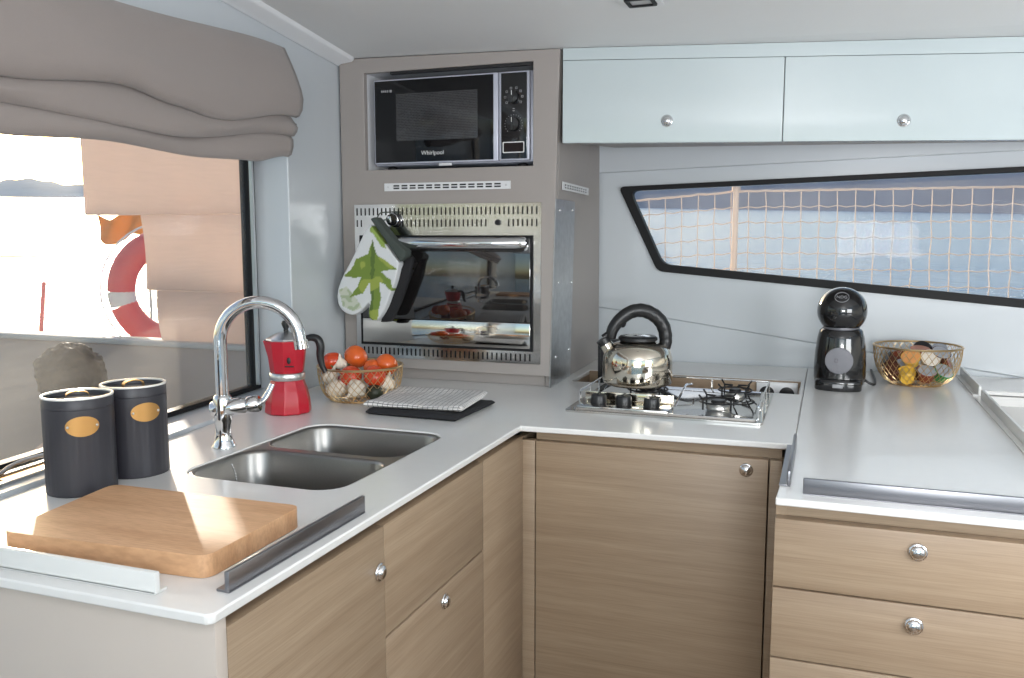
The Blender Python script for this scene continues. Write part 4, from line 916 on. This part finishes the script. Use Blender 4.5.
LEAF = [(-1.246, 1.262), (-1.232, 1.300), (-1.225, 1.262), (-1.205, 1.250), (-1.168, 1.222), (-1.196, 1.222), (-1.212, 1.218), (-1.188, 1.196), (-1.180, 1.160), (-1.205, 1.186), (-1.218, 1.190), (-1.214, 1.150), (-1.226, 1.092), (-1.250, 1.090), (-1.240, 1.150), (-1.243, 1.190), (-1.262, 1.160), (-1.300, 1.148), (-1.278, 1.172), (-1.262, 1.204), (-1.282, 1.200), (-1.312, 1.205), (-1.290, 1.222), (-1.276, 1.250)]
LEAF = [(-1.236 + (a + 1.236) * K_, 1.20 + (b - 1.20) * 1.10) for a, b in LEAF]
LEAF2 = [(-1.232, 1.36), (-1.215, 1.352), (-1.20, 1.315), (-1.19, 1.285), (-1.205, 1.29), (-1.22, 1.31), (-1.24, 1.335)]
LEAF3 = [(-1.345, 1.165), (-1.32, 1.175), (-1.288, 1.14), (-1.27, 1.115), (-1.30, 1.104), (-1.335, 1.118)]
ca = me.color_attributes.new('print', 'FLOAT_COLOR', 'POINT')
for i, v in enumerate(me.vertices):
    x, z = v.co.x + MO.x, v.co.z + MO.z; nz = noise.noise(Vector((x * 60, z * 60, 0)))
    x += .003 * nz; c = (.66, .68, .69)
    if pip(LEAF3, x, z): c = (.38, .45, .30) if nz < 0 else (.55, .58, .48)
    if pip(LEAF2, x, z): c = (.26, .36, .08)
    if pip(LEAF, x, z):
        c = (.17, .25, .045) if abs(x - (-1.236 + .06 * (z - 1.2))) > .006 else (.10, .16, .035)
        if noise.noise(Vector((x * 25, z * 25, 3))) > .15: c = (.30, .36, .07)
    ca.data[i].color = c + (1,)
m = mat('mitt_print', (.7, .7, .7), .85, bump=.15, bscale=200); nt = m.node_tree; at = nt.nodes.new('ShaderNodeVertexColor'); at.layer_name = 'print'; nt.links.new(at.outputs[0], nt.nodes['Principled BSDF'].inputs['Base Color'])
me.materials.clear(); me.materials.append(m); me.shade_smooth(); o = bpy.data.objects.new('hand', me); COL.objects.link(o); o.parent = mt_
me = puffy(cuff, .040, .003, 4); me.materials.clear(); M['mitt_cuff'] = mat('mitt_cuff', (.055, .068, .06), .8, bump=.2, bscale=300); me.materials.append(M['mitt_cuff']); me.shade_smooth()
o = bpy.data.objects.new('cuff', me); COL.objects.link(o); o.parent = mt_; o['label'] = 'dark green-grey cuff'
# dark back side of the mitt
me = puffy([(-1.140, 1.258), (-1.118, 1.262), (-1.132, 1.20), (-1.160, 1.13), (-1.190, 1.075), (-1.225, 1.072), (-1.215, 1.10), (-1.185, 1.16), (-1.160, 1.22)], .016, .003, 6, y=MO.y + .014)
me.materials.clear(); me.materials.append(M['cloth_black']); me.shade_smooth(); o = bpy.data.objects.new('lining', me); COL.objects.link(o); o.parent = mt_; o['label'] = 'black back panel'
mb = MB(); mb.tube([(a - MO.x, b - MO.y, c - MO.z) for a, b, c in spline([(-1.232, 2.222, 1.362), (-1.226, 2.232, 1.384), (-1.206, 2.250, 1.388), (-1.184, 2.262, 1.388), (-1.196, 2.25, 1.372), (-1.218, 2.232, 1.364)], 5)], .0018, 6); build('hanging_loop', mb, M['mitt_cuff'], mt_)

# ------------------------------------------------------------------ outside
def sea_z(x, y): return -1.3 + 0.030 * y - 0.027 * x
mb = MB(); q = 2600
vsq = [mb.v((x, y, sea_z(x, y))) for x, y in ((-q, -600), (q, -600), (q, q), (-q, q))]; mb.f(vsq)
build('sea', mb, M['sea'], kind='structure', smooth=0)
def ridge(name, a0, a1, dist, hfn, n=90):
    mb = MB(); rows = []
    for i in range(n + 1):
        a = R(a0 + (a1 - a0) * i / n); h = hfn(i / n)
        col = []
        for dd, k in ((0, 0), (.04, .35), (.10, .75), (.18, 1.0), (.30, .6)):
            d = dist * (1 + dd); x, y = math.sin(a) * d, math.cos(a) * d
            col.append(mb.v((x, y, sea_z(x, y) - 2 + h * k * (1 + .25 * noise.noise(Vector((i * .35, dd * 9, 2)))))))
        rows.append(col)
    for A, B in zip(rows, rows[1:]):
        for k in range(4): mb.f([A[k], B[k], B[k + 1], A[k + 1]])
    build(name, mb, M['hill' if dist < 1000 else 'far_hill'], kind='structure', smooth=180)
ridge('coast_hills', -25, 48, 900, lambda t: 85 + 18 * noise.noise(Vector((t * 5, 0, 0))))
ridge('far_hills', -62, -36, 1500, lambda t: 26 + 14 * noise.noise(Vector((t * 9, 5, 0))))

# netting and its stanchion beyond the front window
mb = MB(); Y = 3.9
def top_z(x): return 1.512 if x > -.38 else 1.512 + (x + .38) * .075
xs = [-1.05 + .0715 * i for i in range(38)]
for i, x in enumerate(xs):
    pts = [(x + .006 * noise.noise(Vector((i * 1.7, k * .9, 0))) + .010 * (k / 12), Y + .008 * math.sin(i + k), top_z(x) - k * .0655) for k in range(13)]
    mb.tube(pts, .0023, 5)
for j in range(0, 13):
    pts = []
    for i in range(len(xs)):
        x = xs[i]; pts.append((x + .010 * (j / 12), Y, top_z(x) - j * .0655 + .004 * noise.noise(Vector((i * .8, j * 2.3, 1)))))
        pts.append((x + .036, Y, top_z(x + .036) - j * .0655 - (.007 if j else .002)))
    mb.tube(pts, .0050 if j == 0 else .0023, 5)
nt_ = build('safety_net', mb, M['red_cord']); tag(nt_, 'cream safety netting stretched along the deck beyond the front window', 'net')
mb = MB(); mb.tube([(-.385, Y - .03, .55), (-.385, Y - .03, 1.525)], .0125, 14); mb.lathe([(0, 0), (.018, 0), (.018, .016), (.012, .022), (0, .023)], (-.385, Y - .03, 1.512), 16)
st = build('stanchion', mb, M['red_cord']); tag(st, 'pinkish upright stanchion holding the net beyond the front window', 'stanchion')

# side deck bulkhead with stepped canvas boards, seen through the left window
bk = thing('cockpit_screen', 'beige panelled cockpit screen with stepped edge outside the left window', 'screen', (-2.2, 2.5, .0))
mb = MB(); mb.box(-6.5, -1.57, 2.49, 2.56, .105, .925, .004); build('coaming', mb, M['coaming'], bk, world=True)
mb = MB(); mb.box(-6.5, -1.57, 2.475, 2.575, .925, .945, .006); build('capping', mb, M['deck'], bk, world=True)
def step(z0, z1, xe, wob, nm, dy=0.0):
    P = [(-1.57, z0)]; P += [(xe + wob * math.sin(t * 2.2 + .4) * .03 - .012 * t, z0 + (z1 - z0) * t) for t in [k / 8 for k in range(9)]] + [(-1.57, z1)]
    mb = MB(); mb.plate(P[::-1], [], 2.50 + dy, 2.535 + dy, yf); build(nm, mb, M['canvas'], bk, world=True, bevel=.004)
step(.9455, 1.126, -2.255, -.5, 'lower_board', .008); step(1.1265, 1.3945, -2.325, .6, 'middle_board', .004); step(1.395, 1.95, -2.585, .3, 'upper_board')
mb = MB(); mb.box(-6.6, -1.56, -1.8, 4.6, .05, .10); build('side_deck', mb, M['deck'], kind='structure')

lb = thing('lifebuoy', 'red lifebuoy with white band hung outside by the screen edge', 'lifebuoy', (-2.80, 3.20, 1.075), R(30))
for a0, a1, mm, nm in ((-80, -8, 'buoy_red', 'ring_section'), (4, 82, 'buoy_red', 'ring_section'), (98, 172, 'buoy_red', 'ring_section'), (188, 268, 'buoy_red', 'ring_section'), (-8, 4, 'buoy_white', 'band'), (82, 98, 'buoy_white', 'band'), (172, 188, 'buoy_white', 'band'), (268, 280, 'buoy_white', 'band')):
    mb = MB(); mb.tube([(.226 * math.cos(R(9 + a0 + (a1 - a0) * k / 10)), 0, .226 * math.sin(R(9 + a0 + (a1 - a0) * k / 10))) for k in range(11)], .060, 18); build(nm, mb, M[mm], lb)
mb = MB(); mb.tube([(.31 * math.cos(2 * PI * k / 40), -.02, .31 * math.sin(2 * PI * k / 40)) for k in range(40)], .005, 6, True); build('grab_line', mb, M['buoy_white'], lb)
gr = thing('guard_rail', 'thin deck guard rail post with wires outside the left window', 'guard rail', (-3.9, 3.5, .1))
mb = MB(); mb.tube([(-3.74, 3.2, .1), (-3.58, 3.2, 1.10)], .010, 10); build('post', mb, M['buoy_red'], gr, world=True)
for z in (1.22, .75):
    mb = MB(); mb.tube([(-4.4, 3.2, z), (-3.45, 3.2, z), (-2.0, 3.2, z - .02)], .004, 6); build('wire', mb, M['alu'], gr, world=True)
fl = thing('orange_flag', 'small orange cloth tied to the rail above the lifebuoy', 'flag', (-5.78, 6.0, 1.21))
mb = MB(); grid = []
for i in range(13):
    grid.append([mb.v((-.27 + .54 * i / 12, .03 * math.sin(i * .9 + j * .4), .30 - .22 * j / 6 - .05 * math.sin(i * .5))) for j in range(7)])
for A, B in zip(grid, grid[1:]):
    for k in range(6): mb.f([A[k], B[k], B[k + 1], A[k + 1]])
c = build('cloth', mb, M['flag'], fl, smooth=180); s_ = c.modifiers.new('s', 'SOLIDIFY'); s_.thickness = .003
mb = MB(); mb.tube([(.275, 0, -1.9), (.275, 0, .34)], .012, 10); build('pole', mb, M['alu'], fl)

# person sitting on the side deck, backlit, seen from behind through the dusty pane
pe = thing('person', 'person with dark curly hair in a pink top sitting outside the left window', 'person', (-2.32, 2.17, .10), R(92))
def skin(name, V, E, mt, parent, lv=2):
    me = bpy.data.meshes.new(name); me.from_pydata([v[0] for v in V], E, []); o = bpy.data.objects.new(name, me); COL.objects.link(o)
    mod = o.modifiers.new('skin', 'SKIN'); mod.use_smooth_shade = True
    for i, v in enumerate(V): me.skin_vertices[0].data[i].radius = v[1] if isinstance(v[1], tuple) else (v[1], v[1]); me.skin_vertices[0].data[i].use_root = (i == 0)
    o.modifiers.new('sub', 'SUBSURF').levels = lv; o.modifiers['sub'].render_levels = lv
    out = bpy.data.meshes.new_from_object(o.evaluated_get(bpy.context.evaluated_depsgraph_get())); bpy.data.objects.remove(o); bpy.data.meshes.remove(me)
    out.name = name; out.materials.clear(); out.materials.append(mt); out.shade_smooth()
    r = bpy.data.objects.new(name, out); COL.objects.link(r); r.parent = parent; return r
# local frame: faces +y
V = [((0, 0, .12), (.14, .11)), ((0, .0, .26), (.13, .10)), ((0, .01, .40), (.15, .10)), ((0, .01, .50), (.13, .085)), ((0, .02, .575), (.05, .05)), ((0, .035, .64), (.055, .06)), ((0, .045, .71), (.072, .085)), ((0, .04, .775), (.062, .075))]
E = [(i, i + 1) for i in range(7)]
def chain(start, pts):
    p = start
    for q in pts: V.append(q); E.append((p, len(V) - 1)); p = len(V) - 1
    return p
for s in (-1, 1):
    h = chain(3, [((s * .165, .0, .505), .052), ((s * .205, .02, .38), .044), ((s * .215, .06, .25), .038), ((s * .19, .20, .20), .032), ((s * .165, .30, .20), .024), ((s * .155, .345, .20), (.034, .016))])
    for k in range(4): chain(h, [((s * .155 + (k - 1.5) * .018, .39, .198), .0085), ((s * .155 + (k - 1.5) * .019, .425 - .006 * abs(k - 1.5), .188), .0075)])
    chain(h, [((s * .118, .36, .195), .009), ((s * .105, .385, .188), .008)])
    chain(0, [((s * .10, .10, .12), .085), ((s * .13, .42, .30), .062), ((s * .13, .52, .12), .050), ((s * .13, .60, .045), .040), ((s * .14, .72, .03), (.042, .028))])
skin('body', V, E, M['skin'], pe)
V = [((0, 0, .10), (.155, .125)), ((0, .0, .26), (.145, .115)), ((0, .01, .40), (.165, .115)), ((0, .01, .505), (.14, .095))]; E = [(0, 1), (1, 2), (2, 3)]
for s in (-1, 1): chain(3, [((s * .165, .0, .508), .062), ((s * .198, .012, .42), .055)])
skin('pink_top', V, E, M['top'], pe)
V = [((0, 0, .11), (.150, .118))]; E = []
for s in (-1, 1): chain(0, [((s * .10, .10, .122), .094), ((s * .13, .42, .30), .070), ((s * .13, .52, .12), .058), ((s * .13, .585, .06), .050)])
skin('trousers', V, E, M['trousers'], pe)
mb = MB(); mb.ell((0, .022, .750), .108, .112, .118, 72, 48, lambda d: (1 + .10 * noise.noise(d * 3.2) + .09 * noise.noise(d * 8) + .05 * noise.noise(d * 17)) * (1 - .35 * max(0, d.y) * max(0, .55 - d.z))); build('hair', mb, M['hair'], pe, smooth=180)
mb = MB(); mb.ell((0, .122, .70), .012, .018, .022, 12, 8)
for s in (-1, 1): mb.ell((s * .076, .035, .70), .010, .018, .028, 12, 8)
build('nose_and_ears', mb, M['skin'], pe, smooth=180)
mb = MB()
for s in (-1, 1): mb.ell((s * .031, .108, .722), .011, .010, .008, 12, 8)
build('eyes', mb, M['white_enamel'], pe, smooth=180)
